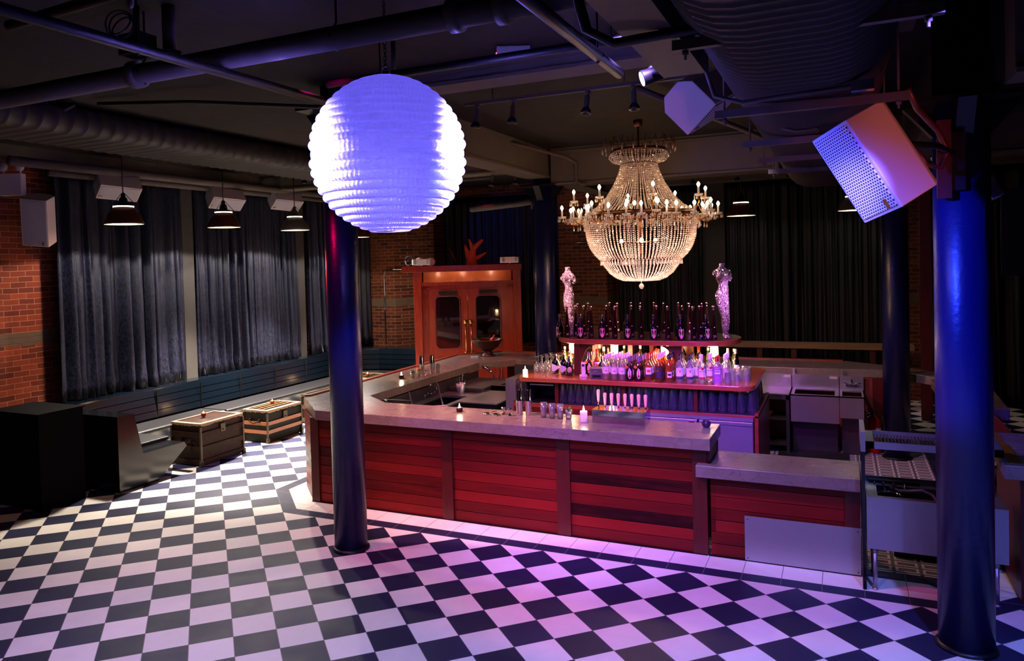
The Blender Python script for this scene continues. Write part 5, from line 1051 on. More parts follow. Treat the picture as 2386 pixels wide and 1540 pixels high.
# ============================================================ CHANDELIER
cx, cy = 2.03, 2.80
t = thing('crystal_chandelier', 'large crystal chandelier with beaded bowl and candle lamps above the back bar', 'chandelier', (cx, cy, 2.32))
def ring(z, r, w, h, part, mat='bronze'): MB().lathe([(r - w, z - h / 2), (r, z - h / 2), (r + .004, z), (r, z + h / 2), (r - w, z + h / 2)], (cx, cy, 0), 56, cap=False).build(part, M[mat], t)
ring(3.975, .33, .012, .035, 'crown_ring'); ring(3.825, .215, .01, .02, 'collar_ring'); ring(3.20, .665, .02, .055, 'main_ring'); ring(2.665, .47, .01, .012, 'tier_ring')
def beads(path, ns, size, part, stagger=True, jit=.0):
    """hanging strands of cut beads: path = [(r, z)...] sampled by arc length"""
    b = MB(); L_ = [0]
    for i in range(1, len(path)): L_.append(L_[-1] + math.dist(path[i], path[i - 1]))
    n = int(L_[-1] / (size * 2.05))
    for k in range(ns):
        a = 2 * math.pi * (k + (.5 if stagger else 0)) / ns; ca, sa = math.cos(a), math.sin(a)
        for j in range(n):
            d = L_[-1] * (j + .5) / n; i = max(q for q in range(len(L_)) if L_[q] <= d + 1e-9); i = min(i, len(path) - 2); f = (d - L_[i]) / (L_[i + 1] - L_[i])
            r = path[i][0] + (path[i + 1][0] - path[i][0]) * f; z = path[i][1] + (path[i + 1][1] - path[i][1]) * f
            if jit: r += rnd.uniform(-jit, jit)
            x, y = cx + r * ca, cy + r * sa; s_ = size * .96
            q = rnd.uniform(0, 1.57); tx, ty = rnd.uniform(-.35, .35) * s_, rnd.uniform(-.35, .35) * s_; c1, c2 = s_ * math.cos(q), s_ * math.sin(q)
            b.add([(x + tx, y + ty, z + s_), (x + c1, y + c2, z), (x - c2, y + c1, z), (x - c1, y - c2, z), (x + c2, y - c1, z), (x - tx, y - ty, z - s_)], [(0, 1, 2), (0, 2, 3), (0, 3, 4), (0, 4, 1), (5, 2, 1), (5, 3, 2), (5, 4, 3), (5, 1, 4)], False)
    o = b.build(part, M['crystal'], t); o['kind'] = 'stuff'; return o
beads([(.33, 3.96), (.31, 3.90), (.27, 3.85), (.22, 3.82)], 54, .0105, 'crown_beads'); beads([(.335, 3.95), (.36, 3.90), (.32, 3.85), (.24, 3.83)], 30, .011, 'crown_beads')
beads([(.215, 3.81), (.24, 3.72), (.30, 3.58), (.40, 3.42), (.52, 3.30), (.655, 3.22)], 70, .0112, 'neck_beads')
beads([(.665, 3.17), (.665, 3.05), (.65, 2.92), (.61, 2.80), (.55, 2.71), (.49, 2.655)], 84, .0118, 'bowl_beads')
beads([(.47, 2.655), (.445, 2.58), (.38, 2.49), (.30, 2.43), (.22, 2.40), (.12, 2.395), (.03, 2.392)], 60, .0108, 'lower_bowl_beads')
b = MB()
for k in range(72):
    a = 2 * math.pi * k / 72; x, y = cx + .685 * math.cos(a), cy + .685 * math.sin(a); b.lathe([(.001, -.10), (.008, -.085), (.004, -.03), (.001, 0)], (x, y, 3.165), 5, smooth=False, cap=False)
    x, y = cx + .49 * math.cos(a), cy + .49 * math.sin(a); b.lathe([(.001, -.07), (.006, -.06), (.003, -.02), (.001, 0)], (x, y, 2.655), 5, smooth=False, cap=False)
b.build('drop_fringe', M['crystal'], t)['kind'] = 'stuff'
MB().cyl((cx, cy, 3.7), (cx, cy, CZ), .012).ball((cx, cy, 4.02), .03).cyl((cx, cy, 4.27), (cx, cy, CZ), .05, .06).build('suspension_rod', M['bronze'], t)
for k in range(20):
    a = 2 * math.pi * k / 20 + .1; p = Vector((math.cos(a), math.sin(a), 0)); c = Vector((cx, cy, 0))
    q = [c + p * .325 + Vector((0, 0, 3.98)), c + p * .33 + Vector((0, 0, 4.07)), c + p * .36 + Vector((0, 0, 4.125)), c + p * .41 + Vector((0, 0, 4.12)), c + p * .435 + Vector((0, 0, 4.06)), c + p * .44 + Vector((0, 0, 4.0))]
    s_ = sub(MB().tube(q, .0045, 6).build('crown_spray', M['bronze'], t)); MB().lathe([(.001, -.05), (.009, -.035), (.002, 0)], tuple(q[-1]), 6, smooth=False, cap=False).build('crystal_drop', M['crystal'], s_)
def candle_arm(ang, r1, zc, r0=.67, z0=3.19, drops=True):
    p = Vector((math.cos(ang), math.sin(ang), 0)); c = Vector((cx, cy, 0)); Z = lambda v: Vector((0, 0, v)); m_ = (r0 + r1) / 2
    q = [c + p * r0 + Z(z0), c + p * (r0 + (r1 - r0) * .25) + Z(z0 - .07), c + p * m_ + Z(z0 - .10), c + p * (r1 - .03) + Z(z0 - .07), c + p * r1 + Z(z0 - .01), c + p * r1 + Z(zc - .10)]
    arm = sub(MB().tube(q, .008, 6).build('arm', M['brass'], t)); e = q[-1]
    MB().lathe([(.012, 0), (.045, .012), (.052, .03), (.048, .03), (.02, .012)], tuple(e), 12, cap=False).build('drip_pan', M['crystal'], arm)
    MB().cyl(e + Z(.01), e + Z(.105), .0125, n=10).build('candle_sleeve', M['cap_white'], arm)
    MB().lathe([(.001, 0), (.008, .004), (.019, .026), (.019, .036), (.008, .056), (.001, .062)], tuple(e + Z(.105)), 12, cap=False).build('bulb', M['bulb'], arm)
    if drops:
        b = MB()
        for i in range(7):
            a = i * .9; w_ = e + Vector((.05 * math.cos(a), .05 * math.sin(a), .01)); b.lathe([(.001, -.05), (.0075, -.038), (.003, -.01), (.001, 0)], tuple(w_), 5, smooth=False, cap=False)
        w_ = q[2]; b.lathe([(.001, -.075), (.011, -.058), (.003, -.02), (.001, 0)], tuple(w_), 6, smooth=False, cap=False)
        b.build('crystal_drops', M['crystal'], arm)['kind'] = 'stuff'
for g in range(8):
    a0 = 2 * math.pi * g / 8 + .42
    candle_arm(a0, .95, 3.27); candle_arm(a0 - .17, .84, 3.245); candle_arm(a0 + .17, .84, 3.245)
    candle_arm(a0, .80, 3.46, .72, 3.30); candle_arm(a0 + .39, .74, 3.25, .67, 3.19)
for (a, r, z) in ((0, .22, 3.36), (2.1, .22, 3.36), (4.2, .22, 3.36), (1, .25, 2.88), (3, .25, 2.88), (5, .25, 2.88)):
    x, y = cx + r * math.cos(a), cy + r * math.sin(a); MB().ball((x, y, z), .022, 10, 6, 1.4).build('inner_bulb', M['bulb'], t)
MB().cyl((cx, cy, 3.7), (cx, cy, 2.72), .012).cyl((cx - .25, cy, 2.86), (cx + .25, cy, 2.86), .008).cyl((cx, cy - .25, 2.86), (cx, cy + .25, 2.86), .008).build('inner_frame', M['bronze'], t)
MB().cyl((cx, cy, 2.39), (cx, cy, 2.355), .006).lathe([(.001, -.07), (.02, -.062), (.032, -.035), (.02, -.008), (.001, 0)], (cx, cy, 2.357), 8, smooth=False, cap=False).build('crystal_pendant', M['crystal'], t)
point('chandelier_light', (cx, cy, 3.42), 3.5, (1.0, .46, .2), .06)
spot('chandelier_added_spot', (cx, cy, 3.12), (cx, cy, 0), 210, (1.0, .52, .36), 168, .3, .10)  # added downward spot, brightens bowl and island while sparing the ceiling
point('chandelier_light', (cx, cy, 2.52), 8, (1.0, .66, .52), .06)
for a in range(6): point('chandelier_candles', (cx + .92 * math.cos(a * 1.047), cy + .92 * math.sin(a * 1.047), 3.32), 2.0, (1.0, 0.62, 0.36), .03)

# ============================================================ SPEAKERS
def speaker(name, label, loc, rz, tilt, size=(.34, .30, .56), roll=0.0, group=None, tag_=True, bracket=None):
    """front grille faces local +X"""
    t = thing(name, label, 'loudspeaker', loc, group, world=False); d, w_, h = size
    t.rotation_euler = (Matrix.Rotation(rz, 3, 'Z') @ Matrix.Rotation(tilt, 3, 'Y') @ Matrix.Rotation(roll, 3, 'X')).to_euler()
    pl = [(d / 2, -w_ / 2), (d / 2, w_ / 2), (-d / 4, w_ / 2), (-d / 2, w_ / 4), (-d / 2, -w_ / 4), (-d / 4, -w_ / 2)]
    MB().prism(pl, -h / 2, h / 2).build('cabinet', M['speaker'], t, .006)
    MB().box(d / 2 - .004, -w_ / 2 + .018, -h / 2 + .018, d / 2 + .008, w_ / 2 - .018, h / 2 - .018).build('grille', M['grille'], t)
    MB().box(d / 2 + .008, w_ / 2 - .075, -h / 2 + .022, d / 2 + .012, w_ / 2 - .055, -h / 2 + .075).build('maker_badge', M['brass'], t)
    return t
def along(right, up, fwd):   # matrix whose local X is the grille direction
    f = Vector(fwd).normalized(); u = Vector(up); u = (u - f * u.dot(f)).normalized(); return Matrix((f, u.cross(f), u)).transposed().to_euler()
s1 = speaker('wall_speaker', 'large white loudspeaker tilted down beside the thick blue column', (4.42, -1.93, 3.16), 0, 0, (.36, .27, .52)); s1.rotation_euler = along(None, (-.33, .05, .94), (-.62, -.66, -.42))
s2 = speaker('wall_speaker', 'white loudspeaker angled off the bare brick pier under the twin emergency lamps', (-5.16, .02, 3.38), 0, 0, (.36, .32, .62)); s2.rotation_euler = along(None, (.22, -.14, .96), (.52, -.80, -.30))
G = 'white ceiling speakers along the curtain wall'
for i, (x, y, z) in enumerate(((-5.05, 1.14, 3.90), (-5.05, 3.26, 3.87), (-5.05, 4.80, 3.93))):
    s_ = speaker('ceiling_speaker', ['white speaker hung under the ceiling behind the first red pendant lamp', 'white speaker hung under the ceiling behind the second red pendant lamp', 'white speaker hung under the ceiling behind the grey pendant lamp'][i], (x, y, z), 0, 0, (.30, .28, .56), group=G); s_.rotation_euler = along(None, (.32, .94, 0), (.55, -.28, -.80))
s4 = speaker('ceiling_speaker', 'square white speaker lit blue beside the big ribbed duct', (3.36, -.92, 3.80), 0, 0, (.30, .30, .52), group=G); s4.rotation_euler = along(None, (.25, .90, .35), (.62, .10, -.70))
s5 = speaker('ceiling_speaker', 'small white speaker glimpsed behind the large tilted loudspeaker', (5.15, .6, 3.25), 0, 0, (.26, .24, .50)); s5.rotation_euler = along(None, (-.4, .1, .9), (-.5, -.8, -.2))
t = thing('speaker_yoke', 'black bracket holding the large loudspeaker to the thick column', 'bracket', (4.7, -1.2, 3.2))
MB().tube([(4.55, -1.75, 3.25), (4.75, -1.3, 3.28), (4.90, -.74, 3.28)], .02).box(4.84, -.76, 3.05, 4.96, -.72, 3.42).build('yoke_arm', M['iron'], t)
t = thing('conduit_loop', 'thick reddish flexible conduit looping behind the large loudspeaker', 'conduit', (4.8, -.9, 3.5))
MB().tube([(4.60, -1.35, 3.62), (4.66, -1.20, 3.52), (4.78, -1.05, 3.40), (4.84, -.98, 3.28), (4.80, -.98, 3.18), (4.72, -1.02, 3.20), (4.66, -1.08, 3.30)], .018).build('flexible_tube', M['shade_red'], t)
t = thing('column_bracket_plate', 'rusty flat plate clamped to the thick column behind the loudspeaker', 'plate', (4.83, -.85, 3.1))
MB().box(4.80, -.79, 3.0, 4.88, -.76, 3.50).build('plate', M['mahog_z'], t)

# ============================================================ PENDANT LAMPS
pr0 = None
def pendant(x, y, z, label, shade, top=CZ):
    t = thing('pendant_lamp', label, 'pendant lamp', (x, y, z), 'factory pendant lamps', world=False)
    MB().lathe([(.245, 0), (.25, .004), (.25, .018), (.235, .05), (.20, .13), (.14, .20), (.125, .225)], n=36, cap=False).build('shade', M[shade], t)
    MB().lathe([(.242, .002), (.225, .05), (.19, .13), (.12, .21)], n=36, cap=False).build('shade_lining', M['white_in'], t)
    MB().lathe([(.13, .24), (.11, .262), (.06, .275), (.05, .34), (.03, .36), (.025, .40), (.012, .42)], n=24).build('neck', M[shade if shade == 'shade_grey' else 'iron'], t)
    MB().lathe([(.001, .02), (.228, .02), (.228, .024), (.001, .024)], n=36, cap=False).build('diffuser', M['warm_lens'], t)
    MB().lathe([(.128, .225), (.131, .24)], n=24, cap=False).build('light_gap', M['warm_lens'], t)
    w_ = MB()
    for a in range(3):
        q = a * 2.09 + .5; w_.tube([(.246 * math.cos(q), .246 * math.sin(q), .02), (.16 * math.cos(q), .16 * math.sin(q), .25), (.02 * math.cos(q), .02 * math.sin(q), .41)], .004, 5)
    w_.build('guy_wires', M['iron'], t); MB().cyl((0, 0, .40), (0, 0, top - z), .009).build('stem', M['iron'], t)
    return t
PL = [(-4.30, .60, 3.30, 'oxide red factory pendant lamp over the end of the bench', 'shade_red'), (-4.30, 2.42, 3.31, 'oxide red factory pendant lamp above the trunk tables, second from the brick', 'shade_red'), (-4.30, 4.12, 3.31, 'grey factory pendant lamp, third from the brick, beside the column', 'shade_grey'), (-4.30, 6.0, 3.22, 'factory pendant lamp peeking out behind the iron column under the globe', 'shade_red'), (2.66, 7.75, 3.36, 'factory pendant lamp hanging in front of the black drapes by the chandelier', 'shade_red'), (4.45, 7.75, 3.36, 'factory pendant lamp partly hidden behind the large tilted loudspeaker', 'shade_grey')]
for x, y, z, lab, sh in PL:
    pendant(x, y, z, lab, sh)
    warm = x < 0
    spot('pendant_light', (x, y, z - .03), (x + (.5 if warm else 0), y, 0), [450, 3300, 3300, 900][PL.index((x, y, z, lab, sh))] if warm else 12, (1.0, 0.86, 0.72), 92, .5, .12)
    if warm: spot('pendant_added_spill', (x, y, z - .03), (x, y, 0), ([130, 190, 190, 90][PL.index((x, y, z, lab, sh))]), (1.0, 0.88, 0.78), 148, .1, .05)  # second light added inside each shade, wide cone to reach the curtains

# ============================================================ PIPES, DUCTS, CEILING GEAR
t = thing('sprinkler_main', 'thick cream painted main pipe crossing the whole near ceiling', 'pipe', (1, -2.95, 3.95))
MB().cyl((-5.6, -2.95, 3.955), (3.30, -2.95, 3.955), .066, n=24).build('pipe_run', M['white_paint'], t)
for x in (.12, 2.45, 2.72): MB().cyl((x - .03, -2.95, 3.955), (x + .03, -2.95, 3.955), .088, n=24).build('coupling', M['white_paint'], t)
MB().cyl((.42, -2.95, 3.98), (.42, -2.95, 4.35), .042, n=20).build('riser', M['white_paint'], t)
MB().lathe([(.085, 0), (.09, .012), (.09, .035), (.05, .045)], (.42, -2.95, 4.02), 8, smooth=False).build('tee_flange', M['white_paint'], t)
for x in (-1.5, .2, 1.7, 3.2): MB().tube([(x, -2.95, 3.88), (x, -3.02, 3.955), (x, -2.95, 4.04), (x, -2.95, CZ)], .007).build('pipe_hanger', M['iron'], t)
def pipe(name, label, pts, r, mat, hang=None, cat='pipe', grp=None):
    t = thing(name, label, cat, tuple(pts[0]), grp); MB().tube(pts, r, 14).build('pipe_run', M[mat], t)
    for h in hang or []:
        MB().tube([(h[0] - r - .004, h[1], h[2]), (h[0], h[1], h[2] - r - .006), (h[0] + r + .004, h[1], h[2]), (h[0], h[1], h[2] + r + .01), (h[0], h[1], CZ)], .006, 6).build('hanger', M[mat], t)
    return t
pipe('wall_pipe', 'upper white pipe running above the curtains', [(-4.95, -.5, 4.08), (-4.95, 7.6, 4.08)], .062, 'white_paint', [(-4.95, .7, 4.08), (-4.95, 3.8, 4.08)], grp='white pipes along the curtain wall')
pipe('wall_pipe', 'lower white pipe tucked against the beam above the curtains', [(-5.22, .2, 4.02), (-5.22, 7.6, 4.02)], .052, 'white_paint', [(-5.22, 2.0, 4.02)], grp='white pipes along the curtain wall')
pipe('lighting_bar', 'black lighting bar crossing behind the globe chain', [(.9, -1.95, 3.99), (3.9, -1.95, 3.99)], .028, 'black', [(1.35, -1.95, 3.99), (3.0, -1.95, 3.99)], grp='black lighting bars')
pipe('lighting_bar', 'black lighting bar running toward the globe from the dark ceiling corner', [(.86, -6.0, 3.86), (.90, -1.9, 3.86)], .03, 'black', [(.88, -3.6, 3.86)], grp='black lighting bars')
pipe('lighting_bar', 'blue lit black lighting bar ending beside the stage lamp', [(3.0, -4.4, 3.83), (3.0, -1.78, 3.83)], .034, 'black', [(3.0, -2.25, 3.83)], grp='black lighting bars')
pipe('lighting_bar', 'short black lighting bar above the stage lamp cluster', [(.2, -3.85, 4.02), (2.0, -3.95, 4.02)], .028, 'black', grp='black lighting bars')
pipe('sprinkler_branch', 'white branch pipe with elbow running to the far column', [(-1.6, 5.6, 3.60), (-.6, 5.3, 3.62), (-.22, 4.95, 3.62), (-.16, 4.90, 3.59), (-.15, 4.88, 3.50)], .05, 'white_paint')
pipe('column_standpipe', 'dark blue standpipe beside the far inner column', [(-.13, 4.86, 1.072), (-.13, 4.86, 3.52)], .04, 'column')
pipe('drop_pipe', 'thin white pipe angling down the far beam beside the chandelier', [(.1, 2.6, 4.30), (.62, 4.2, 4.18), (.72, 4.4, 4.10), (.72, 4.40, 3.84), (.80, 4.38, 3.78), (.88, 4.38, 3.78)], .024, 'white_paint')
pipe('drop_pipe', 'white pipe dropping down the beam beside the ribbed duct', [(2.55, .6, 4.25), (3.45, 4.2, 4.15), (3.50, 4.38, 4.05), (3.50, 4.38, 3.72)], .03, 'white_paint')
pipe('ceiling_conduit', 'thin conduit with boxes crossing the ceiling over the track lights', [(.6, -.35, 4.32), (4.4, -.45, 4.32)], .012, 'white_paint', cat='conduit')
pipe('ceiling_cable', 'black cable bundle drooping along the near edge of the ribbed duct', [(3.15, -3.6, 4.34), (3.30, -3.45, 3.62), (3.40, -3.4, 3.56), (3.8, -3.3, 3.60), (4.3, -3.25, 3.66), (5.0, -3.2, 3.80)], .022, 'wire', cat='cable')
pipe('ceiling_cable', 'black cable swagging along the ceiling toward the curtain wall', [(-2.2, -1.4, 4.30), (-1.2, -1.2, 4.24), (0.1, -1.0, 4.08), (.9, -1.4, 4.06), (1.25, -1.6, 4.10), (1.28, -1.65, 4.32)], .018, 'wire', cat='cable')
pipe('ceiling_cable', 'black cable looping below the long pipe near the bare brick', [(-4.6, -1.8, 4.2), (-3.9, -1.7, 4.08), (-2.9, -1.6, 4.12), (-2.4, -1.5, 4.3)], .018, 'wire', cat='cable')
pipe('brick_conduit', 'thin steel conduit bent around the far brick wall', [(-4.98, 8.02, .92), (-4.98, 8.02, 2.45), (-4.94, 8.02, 2.53), (-4.8, 8.02, 2.56), (-4.70, 8.02, 2.56), (-4.42, 8.36, 2.56), (-3.9, 8.36, 2.56)], .014, 'chrome', cat='conduit')
pipe('brick_conduit', 'thin steel conduit on the brick above the vestibule corner', [(-.95, 8.27, 3.0), (0.0, 8.27, 3.02)], .012, 'chrome', cat='conduit')
# ribbed duct with struts
def oval(xc, zc, w_, h, n=10):
    r = h / 2; p = []
    for i in range(n + 1): a = R(-90 + 180 * i / n); p.append((xc + w_ / 2 - r + r * math.cos(a), zc + r * math.sin(a)))
    for i in range(n + 1): a = R(90 + 180 * i / n); p.append((xc - w_ / 2 + r + r * math.cos(a), zc + r * math.sin(a)))
    return p
def duct(label, xc, zc, w_, h, y0, y1, pitch=.09, elbow=False):
    t = thing('ribbed_duct', label, 'duct', (xc, (y0 + y1) / 2, zc)); b = MB(); y = y0; rings = []
    while y < y1 + 1e-6:
        for dy, g in ((0, 0), (pitch * .42, 0), (pitch * .5, .011), (pitch * .58, 0)): rings.append((y + dy, g))
        y += pitch
    v = []; f = []; k = 22
    for yy, g in rings: v += [(x, yy, z) for x, z in oval(xc, zc, w_ + 2 * g, h + 2 * g)]
    for j in range(len(rings) - 1):
        for i in range(k): f.append((j * k + i, j * k + (i + 1) % k, (j + 1) * k + (i + 1) % k, (j + 1) * k + i))
    f += [tuple(range(k)), tuple(range((len(rings) - 1) * k, len(rings) * k))]
    b.add(v, f, True).build('duct_shell', M['duct'], t); return t
duct('large ribbed flat oval duct hanging over the bar beside the stage lamp', 4.06, 3.78, .84, .56, -6.6, 3.9)
duct('long ribbed flat oval duct high along the curtain wall side', -3.0, 4.19, 1.0, .28, -6.0, 6.0, .16)
G = 'white struts carrying the ribbed duct'
for i, (y, z) in enumerate(((-2.05, 3.47), (-.70, 3.475), (.42, 3.48), (1.48, 3.485), (-3.30, 3.55))):
    z -= .012; t = thing('duct_strut', ['blue lit white strut under the duct in front of the large loudspeaker', 'white strut under the duct just behind the large loudspeaker', 'second white strut past the large loudspeaker', 'farthest visible white strut under the duct', 'long slotted white strut crossing under the near duct'][i], 'strut', (4.1, y, z), G)
    x0, x1 = (3.61, 4.56) if i != 4 else (3.62, 4.58)
    MB().box(x0, y - .02, z - .02, x1, y + .02, z + .022).build('channel', M['white_paint'], t)
    for x in (x0 + .05, x1 - .05): MB().cyl((x, y, z - .06), (x, y, CZ), .006).cyl((x, y, z - .04), (x, y, z - .022), .013, n=6).build('hanger_rod', M['white_paint'], t)
t = thing('duct_plenum', 'boxy white duct plenum joining the ribbed duct near the lamp', 'duct', (3.45, -3.6, 3.9))
MB().add([(x, y, z) for z, x0, x1 in ((3.60, 3.42, 3.63), (4.34, 3.31, 3.63)) for x, y in ((x0, -5.0), (x1, -5.0), (x1, -2.5), (x0, -2.5))], [(0, 3, 2, 1), (4, 5, 6, 7), (0, 1, 5, 4), (1, 2, 6, 5), (2, 3, 7, 6), (3, 0, 4, 7)]).build('plenum_box', M['duct'], t)
def flex(label, pts, box):
    t = thing('flex_conduit', label, 'conduit', box); MB().tube(pts, .012).build('conduit', M['white_paint'], t); MB().cbox(box, (.10, .06, .05)).build('junction_box', M['chrome'], t)
flex('curved conduit and round box under the ribbed duct', [(3.60, -2.28, 3.9), (3.60, -2.28, 3.66), (3.64, -2.28, 3.52), (3.78, -2.28, 3.47), (4.05, -2.3, 3.48), (4.30, -2.32, 3.485)], (4.34, -2.33, 3.48))
flex('curved conduit with steel box beside the large loudspeaker', [(3.85, -1.1, 3.62), (3.90, -1.1, 3.50), (3.98, -1.1, 3.47), (4.14, -1.1, 3.475)], (4.17, -1.1, 3.475))
# track lights
t = thing('light_track', 'white lighting track across the ceiling above the chandelier', 'light track', (2.4, .15, 4.3)); MB().box(.9, .30, 4.22, 4.0, .335, 4.25).build('track_rail', M['white_paint'], t)
for x in (1.2, 2.5, 3.7): MB().cyl((x, .318, 4.25), (x, .318, CZ), .008).build('track_hanger', M['white_paint'], t)
G = 'white track spotlights'
def track_head(x, y, z, rz, lab, tilt=12):
    t = thing('track_spotlight', lab, 'spotlight', (x, y, z), G, rz, world=False)
    h = Matrix.Rotation(R(tilt), 4, 'Y')
    MB().cyl((0, 0, 0), (0, 0, -.05), .012).cbox((0, 0, -.01), (.05, .03, .02)).build('stem', M['white_paint'], t)
    MB().lathe([(.022, -.05), (.024, -.06), (.024, -.16), (.030, -.17)], n=18, mat=h).build('lamp_body', M['white_paint'], t)
    MB().lathe([(.030, -.168), (.048, -.20), (.050, -.225), (.044, -.225), (.001, -.20)], n=18, mat=h, cap=False).build('reflector', M['iron'], t)
for i, (x, y) in enumerate(((1.03, .318), (1.42, .318), (2.16, .318), (2.58, .318))): track_head(x, y, 4.22, R(40 * i), 'white track spotlight, %s along the ceiling track' % nth[i], 6 + 8 * (i == 2))
for i, (x, y, z) in enumerate(((-4.1, 4.2, 4.34), (-2.1, 5.6, 4.1), (-.75, 4.65, 4.1), (-.35, 4.65, 4.1), (1.35, 6.6, 4.1), (2.0, 6.6, 4.1), (2.7, 6.6, 4.1), (3.5, 6.6, 4.1), (4.5, 6.6, 4.1))): track_head(x, y, z, R(30 * i), ['white spotlight aimed down beside the globe edge', 'white spotlight above the vestibule', 'white spotlight beside the far column bracket', 'white spotlight next to the far column', 'white spotlight behind the chandelier crown', 'white spotlight past the chandelier crown', 'white spotlight near the far pendant lamp', 'white spotlight under the far end of the duct', 'white spotlight beside the large tilted loudspeaker'][i], 10)
for x0, y0, x1, lab in ((-4.4, 5.6, -1.2, 'light track above the vestibule'), (.9, 6.6, 5.0, 'light track in front of the black drapes')):
    t = thing('light_track', lab, 'light track', (x0, y0, 4.1)); MB().box(x0, y0 - .015, 4.1, x1, y0 + .015, 4.13).build('track_rail', M['white_paint'], t); MB().cyl((x0 + .3, y0, 4.13), (x0 + .3, y0, CZ), .008).cyl((x1 - .3, y0, 4.13), (x1 - .3, y0, CZ), .008).build('track_hanger', M['white_paint'], t)
# stage lamp fixtures
def fixture(loc, to, lab, lit='lens', s_=1.0):
    t = thing('stage_lamp', lab, 'stage lamp', loc, 'stage lamps on the ceiling bars', world=False); t.rotation_euler = (Vector(to) - Vector(loc)).to_track_quat('Z', 'Y').to_euler(); t.scale = (s_,) * 3
    MB().lathe([(.03, -.20), (.052, -.18), (.056, -.05), (.060, .0), (.060, .012), (.052, .012)], n=24).build('lamp_can', M['black'], t)
    MB().lathe([(.001, .0105), (.051, .0105), (.051, .014), (.001, .0145)], n=24, cap=False).build('lens', M[lit], t)
    MB().tube([(.064, 0, -.05), (.085, 0, -.12), (.085, 0, -.20), (0, 0, -.25), (-.085, 0, -.20), (-.085, 0, -.12), (-.064, 0, -.05)], .008).build('yoke', M['black'], t)
    return t
fixture((3.17, -1.86, 3.76), (2.2, -2.3, 3.40), 'stage lamp with glowing blue white lens aimed at the globe', s_=.85)
fixture((.16, -2.86, 4.13), (1.5, -3.6, 3.6), 'small stage lamp with blue lens behind the cream riser pipe', s_=.55)
t = thing('lamp_ballast', 'black ballast box above the glowing stage lamp', 'stage lamp', (3.24, -1.75, 3.95)); MB().cbox((3.25, -1.74, 3.98), (.10, .14, .28)).cyl((3.2, -1.85, 3.80), (3.25, -1.74, 3.9), .02).cyl((3.25, -1.74, 4.1), (3.25, -1.74, CZ), .02).build('ballast_body', M['black'], t)
for (x, y, z, sx, lab) in ((.25, -3.05, 4.10, .14, 'black stage motor hanging among coiled cables over the cream pipe'), (1.42, -4.05, 4.10, .20, 'black projector box at the top edge above the globe')):
    t = thing('ceiling_box', lab, 'stage equipment', (x, y, z)); MB().cbox((x, y, z), (sx * 1.3, sx, sx * .9)).build('housing', M['black'], t); MB().cyl((x, y, z + .05), (x, y, CZ), .02).build('mount', M['black'], t)
    b = MB()
    for i in range(3): b.torus((0, 0, 0), .07 + .01 * i, .006, 22, 5, Matrix.Translation((x - .02, y - .1, z + .10)) @ Matrix.Rotation(R(60 + 22 * i), 4, 'X') @ Matrix.Rotation(R(20 * i), 4, 'Y'))
    b.build('coiled_cable', M['wire'], t)
t = thing('ceiling_sprinkler', 'sprinkler head hanging from the near ceiling left of the globe', 'sprinkler', (.75, -3.6, 4.2)); MB().cyl((.78, -3.55, 4.14), (.78, -3.55, CZ), .012).lathe([(.001, -.04), (.012, -.035), (.018, -.02), (.018, 0), (.022, .03)], (.78, -3.55, 4.14), 14, cap=False).build('head', M['white_paint'], t)
t = thing('smoke_detector', 'round white smoke detector on the ceiling left of the globe', 'smoke detector', (-.2, .2, 4.33)); MB().lathe([(.001, -.05), (.05, -.05), (.07, -.03), (.08, 0)], (-.5, .4, 4.348), 24, cap=False).build('detector_body', M['white_plastic'], t)
# emergency lights
def emergency(x, y, z, rz, lab, heads=True, w_=.30, h=.28):
    t = thing('emergency_light', lab, 'emergency light', (x, y, z), None, rz, world=False)
    if heads:
        MB().cbox((0, 0, 0), (w_, .10, h)).build('battery_box', M['white_plastic'], t, .006)
        for s_ in (-1, 1): q = MB().cyl((s_ * w_ * .38, 0, h / 2), (s_ * w_ * .38, 0, h / 2 + .04), .012).lathe([(.02, .05), (.058, .02), (.06, -.01), (.001, -.012)], n=20, mat=Matrix.Translation((s_ * w_ * .38, -.02, h / 2 + .09)) @ Matrix.Rotation(R(90), 4, 'X') @ Matrix.Rotation(R(180), 4, 'X'), cap=False).build('lamp_head', M['white_plastic'], t)
        MB().ball((-w_ / 2 - .002, -.02, -h * .2), .007).build('indicator_light', M['red_led'], t)
    else:
        MB().cbox((0, 0, 0), (w_ * .6, .06, .115)).build('battery_box', M['white_plastic'], t, .004)
        for s_ in (-1, 1): q = MB().cbox((s_ * w_ * .36, -.01, 0), (w_ * .26, .075, .11), None, (R(-22 * s_), 'Z')).build('lamp_head', M['white_plastic'], t, .01)
        b = MB()
        for s_ in (-1, 1):
            for i in range(3):
                for j in range(3): b.cbox((s_ * w_ * .36 + (i - 1) * .022, -.052, (j - 1) * .026), (.013, .006, .015))
        b.build('lens_grid', M['plastic'], t); MB().ball((0, -.03, -.06), .006).build('indicator_light', M['red_led'], t)
emergency(-5.35, -.20, 3.83, R(20), 'white twin head emergency light on the brick above the loudspeaker')
emergency(-3.02, 6.27, 2.70, R(25.7), 'white emergency light on the near top corner of the vestibule', False, .36)
emergency(-1.50, 7.02, 2.70, R(25.7), 'white emergency light on the far top corner of the vestibule', False, .36)
emergency(1.95, -.95, 4.31, R(25), 'white twin lamp emergency light on the ceiling past the globe', True, .26, .07)

